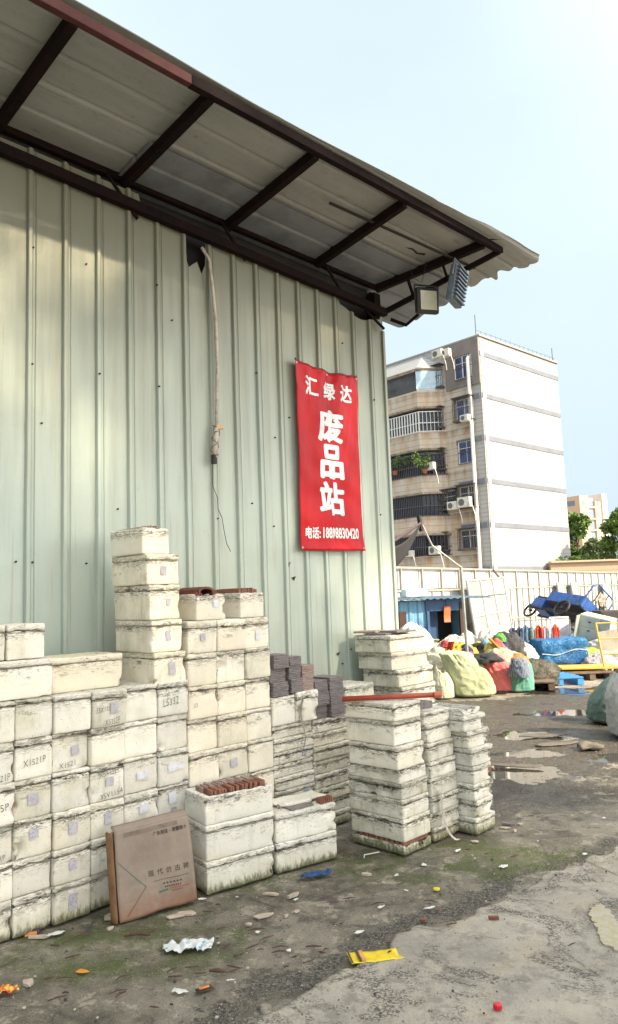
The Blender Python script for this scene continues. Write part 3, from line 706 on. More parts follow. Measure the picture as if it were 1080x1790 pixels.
def ragged(length, zc, wmax, y, seed, axis='x', const=0, cover=.8, hang=0):
    rr = random.Random(seed); m = MB(); x = -length/2
    N = max(4, int(length/.012)); up_ = []; dn = []
    f0 = rr.random()*10
    for i in range(N+1):
        t_ = i/N; X = -length/2+length*t_
        a = wmax*(.12+.9*max(0, mn.noise(Vector((t_*length*14+f0, seed, 0)))+.15)); b = wmax*(.12+.9*max(0, mn.noise(Vector((t_*length*16-f0, seed, 5)))+.05))
        if mn.noise(Vector((t_*length*9, seed+f0, 9))) > cover-.45: a = b = .0008
        up_.append((X, zc+a)); dn.append((X, zc-b))
    vs = []
    for (X, z) in up_+dn: vs.append((X, y, z) if axis == 'x' else (const, X, z))
    k = len(up_); m.add(vs, [(i, i+1, k+i+1, k+i) for i in range(k-1)]); return m
bid = [0]
def foam_box(s0, s1, off, z0, h, d=.34, lid=.034, label='', group='foam tile boxes in the big wall of boxes', yaw=0, dirt=.5, warm=.4, sticker=None, text=None, chips=(), tape=1, open_top=False, ground=False, st=.021, world=None, name='foam_box', wide=None):
    bid[0] += 1; sd = bid[0]; rr = random.Random(sd*7+1)
    w = (s1-s0) if wide is None else wide; gap = .0025
    if world is None:
        l = loc((s0+s1)/2, off-d/2, z0); rz = UROT+yaw
    else: l, rz = world
    root = empty(name, l, rz+rr.uniform(-.012, .012), label=label, cat='foam box', group=group)
    ww = w-2*gap
    lid_h = 0 if open_top else lid
    bh = h-lid_h-.0015
    gz0 = z0 if ground else None
    ch = list(chips)
    for k in range(rr.choice([1, 2, 2, 3])):
        ch.append((rr.choice([-1, 1])*ww/2*rr.uniform(.75, 1), -d/2, rr.choice([0, bh, bh])*1.0, rr.uniform(.012, .028), rr.uniform(.003, .010)))
    if rr.random() < .4: ch.append((rr.choice([-1, 1])*ww/2, -d/2, rr.uniform(.1, .95)*bh, rr.uniform(.025, .045), rr.uniform(.01, .022)))
    for k in range(4): ch.append((rr.uniform(-.5, .5)*ww, -d/2, bh+rr.uniform(-.004, .004), rr.uniform(.010, .022), rr.uniform(.003, .007)))
    if open_top:
        # hollow box: outer shell and inner shell
        me = rbox(ww, d-.004, bh, .010, st, sd, .0018, ch, 0, bh*.86, dirt, warm, gz0)
        b = bmesh.new(); b.from_mesh(me)
        top = [f for f in b.faces if f.calc_center_median().z > bh-.012 and abs(f.calc_center_median().x) < ww/2-.022 and abs(f.calc_center_median().y) < d/2-.022]
        if top:
            r_ = bmesh.ops.extrude_face_region(b, geom=top); vv = [v for v in r_['geom'] if isinstance(v, bmesh.types.BMVert)]
            bmesh.ops.translate(b, verts=vv, vec=(0, 0, -min(.07, bh*.6))); bmesh.ops.delete(b, geom=top, context='FACES')
        b.to_mesh(me); b.free()
    else: me = rbox(ww, d-.004, bh, (.010), st, sd, .0022, ch, 0, bh, dirt, warm, gz0)
    mesh_obj('body', me, FOAM, root)
    if not open_top:
        lc = [(rr.uniform(-.5, .5)*ww, -d/2, bh+rr.choice([0, lid_h])+.001, rr.uniform(.012, .03), rr.uniform(.003, .009)) for k in range(4)]
        lw = min(ww+.003, w-.002)
        mesh_obj('lid', rbox(lw, d, lid_h, .009, st, sd+.5, .0018, lc, bh+.0015, bh, min(1, dirt+.1), warm, gz0), FOAM, root)
    if tape:
        zc = bh+rr.uniform(-.006, .008)
        ragged(ww*.97, zc, .011*tape, -d/2-.0035, sd, cover=rr.choice([.45, .6, .8])).build('tape', TAPE[sd % 4], root)
        if rr.random() < .6: ragged(d*.9, zc, .012*tape, 0, sd+40, axis='y', const=-ww/2-.0035, cover=.7).build('tape', TAPE[(sd+1) % 4], root)
    if sticker:
        sx, sz, sw, sh = sticker[:4]; mt = PAPERW if len(sticker) > 4 else PAPER
        ra = rr.uniform(-.12, .12); sw *= rr.uniform(.8, 1.05); sh *= rr.uniform(.75, 1.05)
        MB().grid(lambda a, b: (sx*ww+(a-.5)*sw-(b-.5)*sh*ra+.0015*math.sin(b*9+sd), -d/2-.0042, sz*h+(b-.5)*sh+(a-.5)*sw*ra), 4, 4).build('paper_label', mt, root)
    if text:
        for (body, tx, tz, tw, th, col) in text:
            me = fit_text(body, -tw/2, tw/2, -th/2, th/2, -.012 if col == 0 else 0)
            for v in me.vertices: q_ = v.co.copy(); v.co = (q_.x*.9+tx*ww+.0015*math.sin(q_.y*90+sd), -d/2-.0042, q_.y*(.9+.1*math.sin(q_.x*60+sd))+tz*h+q_.x*.08+.0015*math.sin(q_.x*80+sd))
            mesh_obj('handwriting', me, INKB if col else INK, root)
    return root
#PART3
BO = .594
ordn = ['bottom', 'second', 'third', 'fourth', 'fifth', 'sixth', 'seventh', 'eighth', 'ninth']
wallcols = [(-4.06, -3.845, 'column cut by the picture edge'), (-3.845, -3.645, 'column next to the one cut by the picture edge'),
            (-3.645, -3.435, 'column with the black and orange wrapper near its foot'), (-3.435, -3.225, 'column behind the cardboard box\'s near edge'),
            (-3.225, -3.005, 'column behind the middle of the cardboard box'), (-3.005, -2.79, 'column under the tallest foam box tower')]
wallcols[1] = (-3.845, -3.645, 'the second column from picture edge'); wallcols[2] = (-3.645, -3.435, 'the column just before the cardboard box')
wallcols[0] = (-4.06, -3.845, 'the column cut by picture edge'); wallcols[3] = (-3.435, -3.225, "the column at the cardboard's near edge")
wallcols[4] = (-3.225, -3.005, 'the column behind mid cardboard box'); wallcols[5] = (-3.005, -2.79, 'the column under the tallest tower')
ZL = [0, .185, .36, .545, .74, .937, 1.132]
MARK = {(0, 2): dict(t=[("X3521P", .1, .16, .10, .03, 0)]), (0, 4): dict(t=[("X3521P", .15, .14, .12, .035, 0)]), (0, 3): dict(t=[("35P", .2, .45, .07, .04, 0)]),
        (1, 4): dict(t=[("X1521P", .0, .42, .13, .035, 0)]), (1, 3): dict(k=(.0, .48, .06, .065)), (1, 2): dict(k=(.0, .6, .045, .06), c=1), (1, 0): dict(big=1),
        (2, 4): dict(k=(.12, .5, .045, .055), t=[("X1521", -.1, .16, .10, .03, 0)]), (2, 2): dict(k=(.0, .5, .055, .06), t=[("X5541L", -.05, .78, .11, .03, 0)]), (2, 1): dict(k=(.0, .5, .05, .065)), (2, 0): dict(k=(.0, .5, .055, .075)),
        (3, 5): dict(k=(.1, .5, .045, .055), t=[("35X115", -.22, .5, .09, .032, 0), ("X5332P", .05, .14, .10, .035, 0)]), (3, 3): dict(k=(.05, .5, .045, .06), t=[("X5442L", .0, .74, .12, .03, 0), ("35V1154", .1, .16, .15, .03, 0)]), (3, 2): dict(k=(.0, .5, .045, .06)), (3, 1): dict(k=(.32, .55, .05, .06)), (3, 0): dict(k=(.3, .5, .05, .07)),
        (4, 3): dict(k=(.02, .45, .075, .045, 1)), (4, 2): dict(k=(.05, .5, .055, .055, 1)), (5, 5): dict(t=[("L5332", -.1, .42, .12, .045, 0)]), (5, 3): dict(k=(.05, .5, .12, .045, 1)), (5, 2): dict(k=(-.05, .6, .05, .07, 1), t=[("35M8L", -.02, .25, .05, .02, 1)])}
adj = ['cream', 'grey-smudged', 'off-white', 'stained', 'yellowed', 'scuffed', 'pale', 'dirty']
for ci, (a, b, cn) in enumerate(wallcols):
    for r in range(6):
        rr = random.Random(ci*17+r); mk = MARK.get((ci, r), {})
        feat = ''
        if mk.get('t'): feat = ' with marker scrawl'
        elif mk.get('k'): feat = ' with paper label'
        dirt = rr.uniform(.25, .85); warm = rr.uniform(.1, .5)
        ad = 'dirty' if dirt > .65 else 'pale'
        lab = f"{ad} foam box{feat}, {ordn[r]} in {cn}"
        if r == 5: lab = f"{ad} foam box{feat}, top one in {cn}"
        h = ZL[r+1]-ZL[r]; ch = []; ldh = rr.choice([.022, .03, .036, .045])
        if mk.get('c'): ch = [(-.09, -.17, .05, .045, .03)]
        if mk.get('big'): ch = [(.0, -.17, .13, .04, .02)]
        foam_box(a, b, BO+rr.uniform(-.016, .016)+(.03 if ci in (2, 3) and r == 5 else 0), ZL[r], h, d=.36, lid=ldh, label=lab, dirt=dirt, warm=warm, sticker=mk.get('k'), text=mk.get('t'), chips=ch, ground=(r == 0))
rc = [(-2.79, -2.565, 'column right of the tower of foam boxes'), (-2.565, -2.33, 'third column before the clay tile piles'), (-2.33, -2.115, 'column beside the grey clay tile piles')]
rc = [(-2.79, -2.565, 'column right beside the tallest tower'), (-2.565, -2.33, 'column two past the tower'), (-2.33, -2.115, 'column beside the clay tile piles')]
RZ = [0, .11, .305, .500, .695, .888, 1.083, 1.279, 1.476]
MK2 = {(0, 7): dict(k=(.0, .5, .045, .06)), (1, 7): dict(), (2, 7): dict(k=(.0, .42, .045, .06, 1)), (1, 6): dict(c=(-.09, -.17, .10, .035, .03)), (1, 5): dict(c=(-.10, -.17, .09, .032, .035)), (1, 3): dict(k=(.0, .45, .055, .055)), (0, 5): dict(t=[("U3", -.3, .45, .03, .03, 0)], c=(.0, -.17, .165, .05, .012)), (1, 4): dict(t=[(". ,. .", .0, .35, .10, .02, 0)])}
for ci, (a, b, cn) in enumerate(rc):
    for r in range(8):
        rr = random.Random(ci*31+r+400); mk = MK2.get((ci, r), {})
        dirt = rr.uniform(.15, .5); warm = rr.uniform(.45, 1.0)
        feat = ' with paper label' if mk.get('k') else (' with side hole' if (ci, r) in ((1, 6), (1, 5)) else '')
        lab = f"{'cream' if warm > .7 else 'creamy'} foam box{feat}, {'bottom one' if r == 0 else ordn[r]+' up'} in the {cn}"
        foam_box(a, b, BO+rr.uniform(-.012, .012), RZ[r], RZ[r+1]-RZ[r], d=.36, lid=rr.choice([.025, .034, .045]), label=lab, dirt=dirt, warm=warm, sticker=mk.get('k'), text=mk.get('t') if (ci, r) != (1, 4) else None, chips=[mk['c']] if 'c' in mk else [], ground=(r == 0))
G2 = 'foam tile boxes in the tallest tower'
tw = [(-3.025, -2.80, 1.112, .193, 'corner-chipped foam box, lowest of the tower above the sixth row', [(-.10, -.16, .02, .035, .03)], (.05, .5, .045, .07)), (-3.045, -2.825, 1.306, .19, 'foam box with paper label, second from the bottom of the tower', [], (.02, .5, .04, .065)),
      (-3.055, -2.835, 1.497, .205, 'plain warm cream foam box, third from the bottom of the tower', [(.11, -.16, .07, .03, .02)], (.1, .5, .03, .04)), (-3.07, -2.84, 1.704, .18, 'foam box with dark torn tape, second from the top of the tower', [(-.10, -.16, .02, .03, .02)], (.0, .45, .045, .05))]
for (a, b, z, h, lab, ch, stk) in tw: foam_box(a, b, BO, z, h, d=.40, label=lab, group=G2, dirt=.55, warm=.75, sticker=stk, chips=ch, tape=1.6 if 'torn' in lab else 1)
foam_box(-3.09, -2.895, BO-.02, 1.886, .158, d=.36, label='open clean foam box on the very top of the tower, holding upright tiles', group=G2, dirt=.1, warm=.45, open_top=True, tape=0)
G3 = 'long foam boxes laid on the left rows'
foam_box(-4.10, -3.63, BO-.03, 1.134, .195, d=.34, label='long white foam box on the sixth row, nearest the picture edge', group=G3, dirt=.25, warm=.3)
foam_box(-3.62, -3.19, BO-.07, 1.134, .185, d=.3, label='long yellowish foam box on the sixth row, beside the tower', group=G3, dirt=.1, warm=1.0, tape=.5)
foam_box(-3.87, -3.665, BO-.05, 1.331, .18, d=.3, label='small foam box with tape patches, topmost near the picture edge', group=G3, dirt=.35, warm=.2)
foam_box(-4.10, -3.875, BO-.05, 1.331, .18, d=.3, label='small foam box cut by the picture edge, on the long white box', group=G3, dirt=.45, warm=.3)
# open boxes on the three cream columns
G4 = 'open foam boxes of tiles on the cream columns'
foam_box(-2.715, -2.48, BO-.005, 1.478, .165, d=.32, label='open broken-rimmed foam box with dark red ridge tiles sticking out', group=G4, dirt=.15, warm=.7, open_top=True, tape=0, chips=[(-.02, -.16, .165, .07, .03), (-.09, -.16, .165, .05, .02)], sticker=(.15, .6, .05, .06, 1))
foam_box(-2.36, -2.15, BO-.01, 1.478, .165, d=.32, label='open foam box with a row of red tiles, beside the broken-rimmed one', group=G4, dirt=.3, warm=.45, open_top=True, tape=0)
tile_src = {}
def tile(w, d, h, mi, l, rz, lab, group, tilt=0, ry=0):
    key = (round(w, 3), round(d, 3), round(h, 3), mi)
    if key not in tile_src:
        me = MB().box((0, 0, h/2), (w, d, h)).mesh('tile'); b = bmesh.new(); b.from_mesh(me)
        bmesh.ops.bevel(b, geom=b.edges[:], offset=min(w, d, h)*.18, segments=1, affect='EDGES'); b.to_mesh(me); b.free(); me.materials.append(TILEM[mi]); tile_src[key] = me
    o = bpy.data.objects.new('clay_tile', tile_src[key]); COL.objects.link(o); o.location = l; o.rotation_euler = (tilt, ry, rz)
    return tag(o, lab, 'clay tile', group)
def tiles_upright(s0, s1, off, z, w, h, dd, mi, lab, group, step=.013, world=None, jit=.006):
    k = int((s1-s0)/step); rr = random.Random(int(s0*100)+mi)
    for i in range(k):
        ss_ = s0+(i+.5)*step; l = loc(ss_, off, z+rr.uniform(-jit, jit))
        tile(step*.78, dd, h, mi, l, UROT+rr.uniform(-.03, .03), lab, group, 0, rr.uniform(-.06, .06))
tiles_upright(-3.06, -2.92, BO-.20, 1.93, 0, .125, .28, 2, 'thin pinkish tile standing in the open box on top of the tower', 'tiles in the box on top of the tower', .016)
tiles_upright(-2.34, -2.17, BO-.17, 1.53, 0, .138, .24, 1, 'red tile standing in the open box next to the broken-rimmed box', 'red tiles in the second open box', .014)
tiles_upright(-2.69, -2.62, BO-.17, 1.53, 0, .12, .24, 3, 'dark red tile standing in the broken-rimmed open box', 'dark red tiles in the broken-rimmed box', .014)
tiles_upright(-2.56, -2.50, BO-.17, 1.53, 0, .13, .24, 3, 'dark red tile standing in the broken-rimmed open box', 'dark red tiles in the broken-rimmed box', .016)
m = MB(); pr = [(-.07, -.03), (-.065, .02), (-.03, .05), (.03, .055), (.065, .03), (.075, -.03)]
for y_ in (-.12, .12):
    pass
rt = wallroot('ridge_tile', -2.60, BO-.17, 1.605, label='curved dark brown ridge tile rising above the broken-rimmed box', cat='ridge tile')
MB().grid(lambda a, b: (math.cos(math.pi*(1-a))*.06, -.12+.24*b, .04+math.sin(math.pi*a)*.035-(.0 if .1 < a < .9 else .05)), 12, 2).build('tile_shell', TILEM[3], rt, solid=.014)
# flat boxes right of the big wall
def so_pt(x, y): return so(gnd(x, y))
GF = 'flat foam boxes stacked beside the cream columns'
rr = random.Random(9)
for i in range(9):
    z = i*.0835; nm = ordn[i] if i else 'bottom'
    foam_box(-2.11, -1.735, BO+rr.uniform(-.015, .01), z, .082, d=.30, lid=.028, label=f"flat foam box, {'bottom one' if i == 0 else nm+' up'}, in the stack under the split white box", group=GF, dirt=rr.uniform(.3, .7), warm=rr.uniform(.1, .5), ground=i == 0, tape=1.0, text=[("F5n", .25, .55, .05, .035, 1)] if i in (6, 3, 2) else None)
for i in range(8):
    z = i*.0925; nm = ordn[i] if i else 'bottom'
    foam_box(-1.73, -1.36, BO+.0+rr.uniform(-.02, .01), z, .091, d=.30, lid=.030, label=f"flat streaky foam box, {'bottom one' if i == 0 else nm+' up'}, in the stack under the low tile piles", group=GF, dirt=rr.uniform(.6, 1), warm=rr.uniform(.4, .9), ground=i == 0, tape=1.3)
foam_box(-2.11, -1.90, BO, .753, .19, d=.30, lid=.02, label='white foam box half with a rough top, below the grey tile piles', group=GF, dirt=.2, warm=.3, open_top=True, tape=0)
foam_box(-1.895, -1.69, BO+.02, .753, .2, d=.30, lid=.05, label='split white foam box with a torn lid flap and hanging tape', group=GF, dirt=.3, warm=.3, chips=[(-.09, -.15, .03, .04, .03), (.09, -.15, .05, .05, .02)], tape=0, yaw=-.03)
ht = wallroot('torn_tape_strip', -1.885, BO+.028, .70, label='brown tape strip hanging from the split white foam box', cat='tape strip')
MB().grid(lambda a, b: (.018*(a-.5)*(1-.5*(1-b))+.03*math.sin(b*5)*(1-b)+.02*b, -.004-.01*math.sin(b*7), -.14+.36*b), 2, 14).build('strip', TAPE[1], ht, solid=.001)
# grey tile piles
def tile_pile(s0, s1, off, z0, z1, mi, lab, group, d=.13, th=.0115, seed=0):
    rr = random.Random(seed); z = z0; i = 0; blk = 0; sx = 0
    while z < z1-.004:
        if i % 8 == 0: sx = rr.uniform(-.008, .008); blk = rr.uniform(-.02, .02)
        tile(s1-s0-.006, d, th-.0015, mi, loc((s0+s1)/2+sx+rr.uniform(-.0015, .0015), off-d/2+blk+rr.uniform(-.003, .003), z), UROT+rr.uniform(-.02, .02), lab, group)
        z += th; i += 1
GP = 'flat clay tiles in piles on the foam boxes'
tile_pile(-2.10, -1.955, BO-.01, .945, 1.215, 0, 'flat grey tile in the tallest of the three grey piles on the foam boxes', GP, seed=1)
tile_pile(-1.95, -1.83, BO-.01, .955, 1.19, 0, 'flat grey tile in the middle one of the three piles on the foam boxes', GP, seed=2)
tile_pile(-1.825, -1.70, BO-.01, .955, 1.125, 2, 'flat pinkish tile in the shortest of the three piles on the foam boxes', GP, seed=3)
tile_pile(-1.69, -1.555, BO-.01, .742, 1.0, 0, 'flat grey tile in the wider pile nearest the split foam box', GP, seed=4, d=.2)
tile_pile(-1.55, -1.40, BO-.01, .742, 1.015, 0, 'flat grey tile in the pile farthest from the split foam box', GP, seed=5, d=.2)
# front big boxes
GB = 'big foam boxes standing in front of the wall of boxes'
def two(pa, pb, d, z0, h, **k):
    a = gnd(*pa); b = gnd(*pb); v = b-a; w = math.hypot(v[0], v[1]); rz = math.atan2(v[1], v[0]); nx = np.array([-v[1], v[0], 0])/w
    c = (a+b)/2+nx*d/2; return foam_box(0, w, 0, z0, h, d=d, world=(Vector((c[0]+k.pop('dx', 0), c[1]+k.pop('dy', 0), z0)), rz), wide=w, **k), c, rz, w
F1a, F1b = (362, 1566), (482, 1531); F2a, F2b = (484, 1529), (591, 1500)
two(F1a, F1b, .27, 0, .172, label='wide white foam box on the mossy ground beside the cardboard box', group=GB, dirt=.35, warm=.15, ground=True, tape=1.2, chips=[(.21, -.13, .05, .04, .02)])
two(F1a, F1b, .27, .172, .190, label='wide white foam box in the middle of the three-high stack', group=GB, dirt=.3, warm=.1, tape=1.2)
_, c1, r1, w1 = two(F1a, F1b, .27, .362, .155, label='wide open foam box full of brown tiles, atop the three-high stack', group=GB, dirt=.25, warm=.1, open_top=True, tape=0)
two(F2a, F2b, .27, 0, .168, label='wide white foam box on the ground in front of the flat box stacks', group=GB, dirt=.3, warm=.1, ground=True, tape=1.3, chips=[(-.2, -.13, .15, .05, .03)])
_, c2, r2, w2 = two(F2a, F2b, .27, .168, .165, label='wide white foam box with a broken lid and orange tiles peeping out', group=GB, dirt=.3, warm=.1, tape=1.5, chips=[(.18, -.13, .165, .07, .03)])
def local(c, rz, x, y, z): return Vector((c[0]+x*math.cos(rz)-y*math.sin(rz), c[1]+x*math.sin(rz)+y*math.cos(rz), z))
for j in range(2):
    for i in range(22):
        x = -.165+i*.0165; tile(.013, .095, .11, 1 if j == 0 else 2, local(c1, r1, x+(j*.01), -.05+j*.10, .425+random.uniform(-.004, .006)), r1+random.uniform(-.04, .04), 'small reddish brown tile standing on edge in the wide open foam box', 'brown tiles in the wide open box', 0, random.uniform(-.08, .12))
for i in range(7): tile(.009, .05, .055, 1, local(c2, r2, .12+i*.014, -.09, .29+.02), r2, 'small orange tile peeping from under the broken foam lid', 'orange tiles under the broken lid')
t1 = tile(.17, .12, .008, 0, local(c2, r2, -.02, -.06, .335), r2+.1, 'grey flat tile lying on the broken foam lid', 'loose flat tiles')
# broken lid on F2
bl = empty('broken_foam_board', local(c2, r2, .03, .03, .336), r2+.05, label='snapped white foam lid lying loose on the wide box', cat='foam board')
mesh_obj('slab', rbox(.36, .16, .022, .008, .02, 99, .003, [(-.18, -.08, .01, .06, .02), (.1, -.08, .01, .05, .015)], 0, None, .5, .1), FOAM, bl)

# ---------------- stacks A, B, C
cA = so(gnd(708, 1497)); cB0 = so(gnd(760, 1475)); cC0 = so(gnd(825, 1465))
sA, oA = cA[0], cA[1]
GA = 'low foam boxes stacked beside the damp mossy patch'
lev = [(.0, .055, 0, .0), (.075, .137, 0, 0), (.212, .117, -.005, 0), (.329, .10, -.01, 0), (.429, .085, -.02, -.0), (.522, .14, -.07, .03), (.664, .15, -.065, .01), (.815, .108, -.085, .03)]
la = ['cracked foam tray base at the foot of the mossy corner stack', 'foam box above the cracked tray, in the stack by the red pole', 'foam box third up in the corner stack under the red pole', 'moss-stained foam box with its side broken away, mid stack', 'open foam box with brown tiles showing, below three cleaner boxes', 'lowest of three clean foam boxes under the red pole, with green leaf', 'middle one of three clean foam boxes under the red pole', 'uppermost clean foam box in the stack just under the red pole']
for i, ((z, h, ds, do), lab) in enumerate(zip(lev, la)):
    foam_box(sA+ds-(.0 if i < 5 else 0), sA+.285+ds, oA+do, z, h, d=.44 if i < 5 else .40, lid=.03 if h > .09 else .02, label=lab, group=GA, dirt=[1, .8, .75, 1, .7, .35, .4, .2][i], warm=[.4, .5, .4, .3, .3, .3, .3, .4][i], ground=i == 0, open_top=(i in (0, 4)), tape=0 if i in (0, 4, 7) else 1.3, yaw=random.uniform(-.02, .02),
             chips=[(-.14, -.1, .06, .07, .03), (-.14, .05, .07, .09, .03)] if i == 3 else ([(.05, -.22, .05, .05, .03)] if i == 0 else []))
for j in range(14):
    tile(.26, .012, .055, 1 if j % 3 else 0, loc(sA+.13, oA-.035-j*.014-(j > 12)*.02, .467), UROT, 'brown tile standing on edge between stacked foam boxes', 'brown tiles squeezed in the corner stack', random.uniform(-.04, .04))
for j in range(9): tile(.255, .030, .03, 1, loc(sA+.14, oA-.03-j*.042, .046), UROT, 'brown tile lying in the cracked foam tray', 'brown tiles in the cracked tray')
sB, oB = cB0[0]-.01, cB0[1]
hb = [.085, .10, .10, .12, .105, .115, .115, .085]; z = 0
for i, h in enumerate(hb):
    foam_box(sB+[.02, .0, -.0, -.01, -.01, -.02, -.03, -.035][i], sB+.30+[.02, .02, .0, 0, -.02, -.02, -.03, -.045][i], oB+random.uniform(-.015, .015), z, h, d=.36, lid=.028, label=f"squat foam box, {ordn[i]+' up' if i else 'bottom one'}, in the middle stack with hanging tape", group=GA, dirt=[1, .9, .8, .7, .7, .75, .5, .4][i], warm=.25, ground=i == 0, tape=1.2 if i != 6 else .6, yaw=random.uniform(-.06, .06)); z += h
zB = z
for j in range(15): tile(.0135, .22, .045, 0, loc(sB-.02+j*.0145, oB-.20, zB), UROT, 'grey tile standing on edge atop the middle stack', 'grey tiles on the middle stack')
tp = wallroot('torn_tape_strip', sB+.06, oB+.02, 0, label='grey tape strip trailing from the middle stack down to the ground', cat='tape strip')
pts = [(.0, -.0, .34), (.005, -.015, .27), (.0, -.012, .2), (.012, -.02, .12), (.03, -.04, .05), (.06, -.07, .008), (.13, -.06, .006)]
MB().add([(x+dx, y+dx*.3, z_) for x, y, z_ in pts for dx in (-.016, .016)], [(2*i, 2*i+1, 2*i+3, 2*i+2) for i in range(6)]).build('strip', TAPE[3], tp, solid=.001, sub=1)
sC, oC = cC0[0]+.055, cC0[1]
hc = [.105, .115, .105, .115, .115, .11, .105, ]; z = 0
for i, h in enumerate(hc):
    foam_box(sC+[0, .01, -.01, -.01, -.01, -.02, -.045][i], sC+.25+[.0, -.03, -.02, -.02, -.0, .0, -.03][i], oC+random.uniform(-.015, .015), z, h, d=.36, lid=.034, label=f"broken-sided foam box, {ordn[i]+' up' if i else 'bottom one'}, in the end stack nearest the puddles", group=GA, dirt=[.8, .8, .6, .45, .55, .5, .4][i], warm=.15, ground=i == 0, tape=1, yaw=random.uniform(-.04, .04), chips=[(.12, -.18, .04, .055, .03), (.12, -.1, .05, .07, .03)] if i else []); z += h
    if i in (1, 3, 4, 5):
        for j in range(7): tile(.010, .14, .055, 0 if i != 3 else 1, loc(sC+.235-.012+j*.0075, oC-.10, z-h+.03), UROT, 'grey tile poking out of the end stack of foam boxes', 'tiles poking from the end stack', 0, .05)
zC = z
foam_box(sC-.04, sC+.17, oC-.02, zC, .045, d=.34, lid=.02, label='thin snapped foam lid piece on top of the end stack', group=GA, dirt=.2, warm=.2, open_top=True, tape=0, chips=[(.0, -.17, .05, .05, .03), (-.1, -.17, .05, .04, .03)])
# stack D beside the warehouse corner
GD = 'dusty foam boxes stacked by the warehouse corner'
jd = [(0, 0), (.02, .0), (-.01, .01), (.0, .02), (-.02, 0), (.01, .0), (-.03, .01), (-.07, 0), (-.10, -.01)]
for i in range(9):
    ds, do = jd[i]
    foam_box(-.63+ds, -.14+ds, .50+do, i*.1405, .14, d=.38, lid=.035, label=f"dusty grey foam box, {ordn[i]+' up' if i else 'bottom one'}, in the leaning stack at the warehouse corner", group=GD, dirt=.8, warm=.35, ground=i == 0, tape=1.2, yaw=random.uniform(-.05, .05))
for k, (a, b, zz, rz) in enumerate([(-.60, .33, 1.265, .1), (-.45, .28, 1.265, -.15), (-.62, .20, 1.282, .3), (-.5, .4, 1.28, -.05)]):
    tile(.24, .20, .016, 0 if k != 2 else 2, loc(a, b, zz), UROT+rz, 'flat brownish tile lying on the leaning corner stack', 'loose tiles on the corner stack')
# dark stack E behind A, and the red pole
GE = 'grimy dark boxes in the gap behind the corner stack'
for i in range(7): foam_box(-1.20, -.86, .42, i*.13, .128, d=.28, lid=.03, label=f"grimy dark foam box, {ordn[i]+' up' if i else 'bottom one'}, in the gap under the red pole", group=GE, dirt=1, warm=.3, ground=i < 3, tape=2)
foam_box(-.75, -.35, .88, .0, .87, d=.26, lid=.04, label='tall pale foam crate hidden under the middle of the red pole', group=GE, dirt=.5, warm=.3) if False else None
pl = MB(); a_ = gnd(598, 1222, .945); b_ = gnd(770, 1214, .945)
REDP = simple('red_painted_tube', (.36, .05, .025), .4, 0, .3, 10, .1)
po = empty('red_pole', Vector(a_), label='thin red painted pole lying across the foam box stacks', cat='pole'); v = Vector(b_-a_)
MB().tube([(0, 0, 0), tuple(v)], .017, 10).build('tube', REDP, po, smooth=True)
MB().tube([tuple(v*.93), tuple(v*1.005)], .020, 10).build('end_sleeve', simple('orange_red_plastic', (.55, .13, .06), .4), po)
# cardboard box
def mat_card():
    t = NT('wet_cardboard'); a = t.noise(4, 5, .6); b = t.noise(18, 5, .7); sx = t.n('ShaderNodeSeparateXYZ'); t.l(t.co, sx.inputs[0])
    c = t.mix(t.rng(a, .4, .65), (.26, .205, .165), (.20, .16, .13)); c = t.mix(t.math('MULTIPLY', t.rng(b, .5, .72), .35), c, (.36, .27, .20))
    low = t.math('ADD', sx.outputs[2], t.math('MULTIPLY', t.math('SUBTRACT', b, .5), .15)); c = t.mix(t.rng(low, .0, .13, .8, 0), c, (.20, .095, .05))
    t.bump(t.math('ADD', b, a), .4, .004); return t.out(c, .78)
CARD = mat_card()
ca = gnd(216, 1612); cb = gnd(344, 1577); v = cb-ca; cw = math.hypot(v[0], v[1]); crz = math.atan2(v[1], v[0])
cbx = empty('cardboard_box', Vector((ca[0], ca[1], .0)), label='flattened brown cardboard tile box leaning upright against the foam boxes', cat='cardboard box')
cbx.rotation_euler = (rad(-9), rad(-2), crz)
CH = .425; cdp = .055
def cf(a, b, y=0): return Vector((-.02+a*(cw+.02-.012*b)+.01*b, y+.012*math.sin(a*3+1)*math.sin(b*3.1)+.006*nz3((a, b, y), 4), b*(CH+.004*a)-.004*math.sin(a*9)*(1-b)))
MB().grid(lambda a, b: cf(a, b), 24, 30).build('front_panel', CARD, cbx, smooth=True, solid=.005)
MB().grid(lambda a, b: cf(a, b, cdp), 8, 8).build('back_panel', CARD, cbx, smooth=True, solid=.005)
MB().grid(lambda a, b: Vector((-.03-.02*math.sin(a*3.1)+.008*b, -.002+a*(cdp+.02), b*(CH+.005))), 6, 12).build('side_panel', simple('raw_brown_cardboard', (.23, .12, .055), .8, 0, .4, 12, .4), cbx, smooth=True, solid=.005)
MB().grid(lambda a, b: cf(1, b, 0)*(1-a)+cf(1, b, cdp)*a, 3, 8).build('side_panel', CARD, cbx, solid=.004)
MB().grid(lambda a, b: cf(a, 1, 0)+Vector((.0, b*.05+.004, b*.028)), 20, 3).build('top_flap', CARD, cbx, smooth=True, solid=.004)
MB().grid(lambda a, b: cf(.12+a*.72, .925+b*.05, 0)+Vector((0, -.0045, 0)), 16, 2).build('tape', simple('grey_brown_tape', (.19, .14, .11), .4, 0, .4, 30, .2), cbx, smooth=True)
CINK = simple('print_ink', (.055, .04, .038), .7, 0, 0, 5, 0); GINK = simple('green_print', (.03, .13, .09), .7, 0, 0, 5, 0); RINK = simple('red_print', (.30, .07, .045), .7, 0, 0, 5, 0)
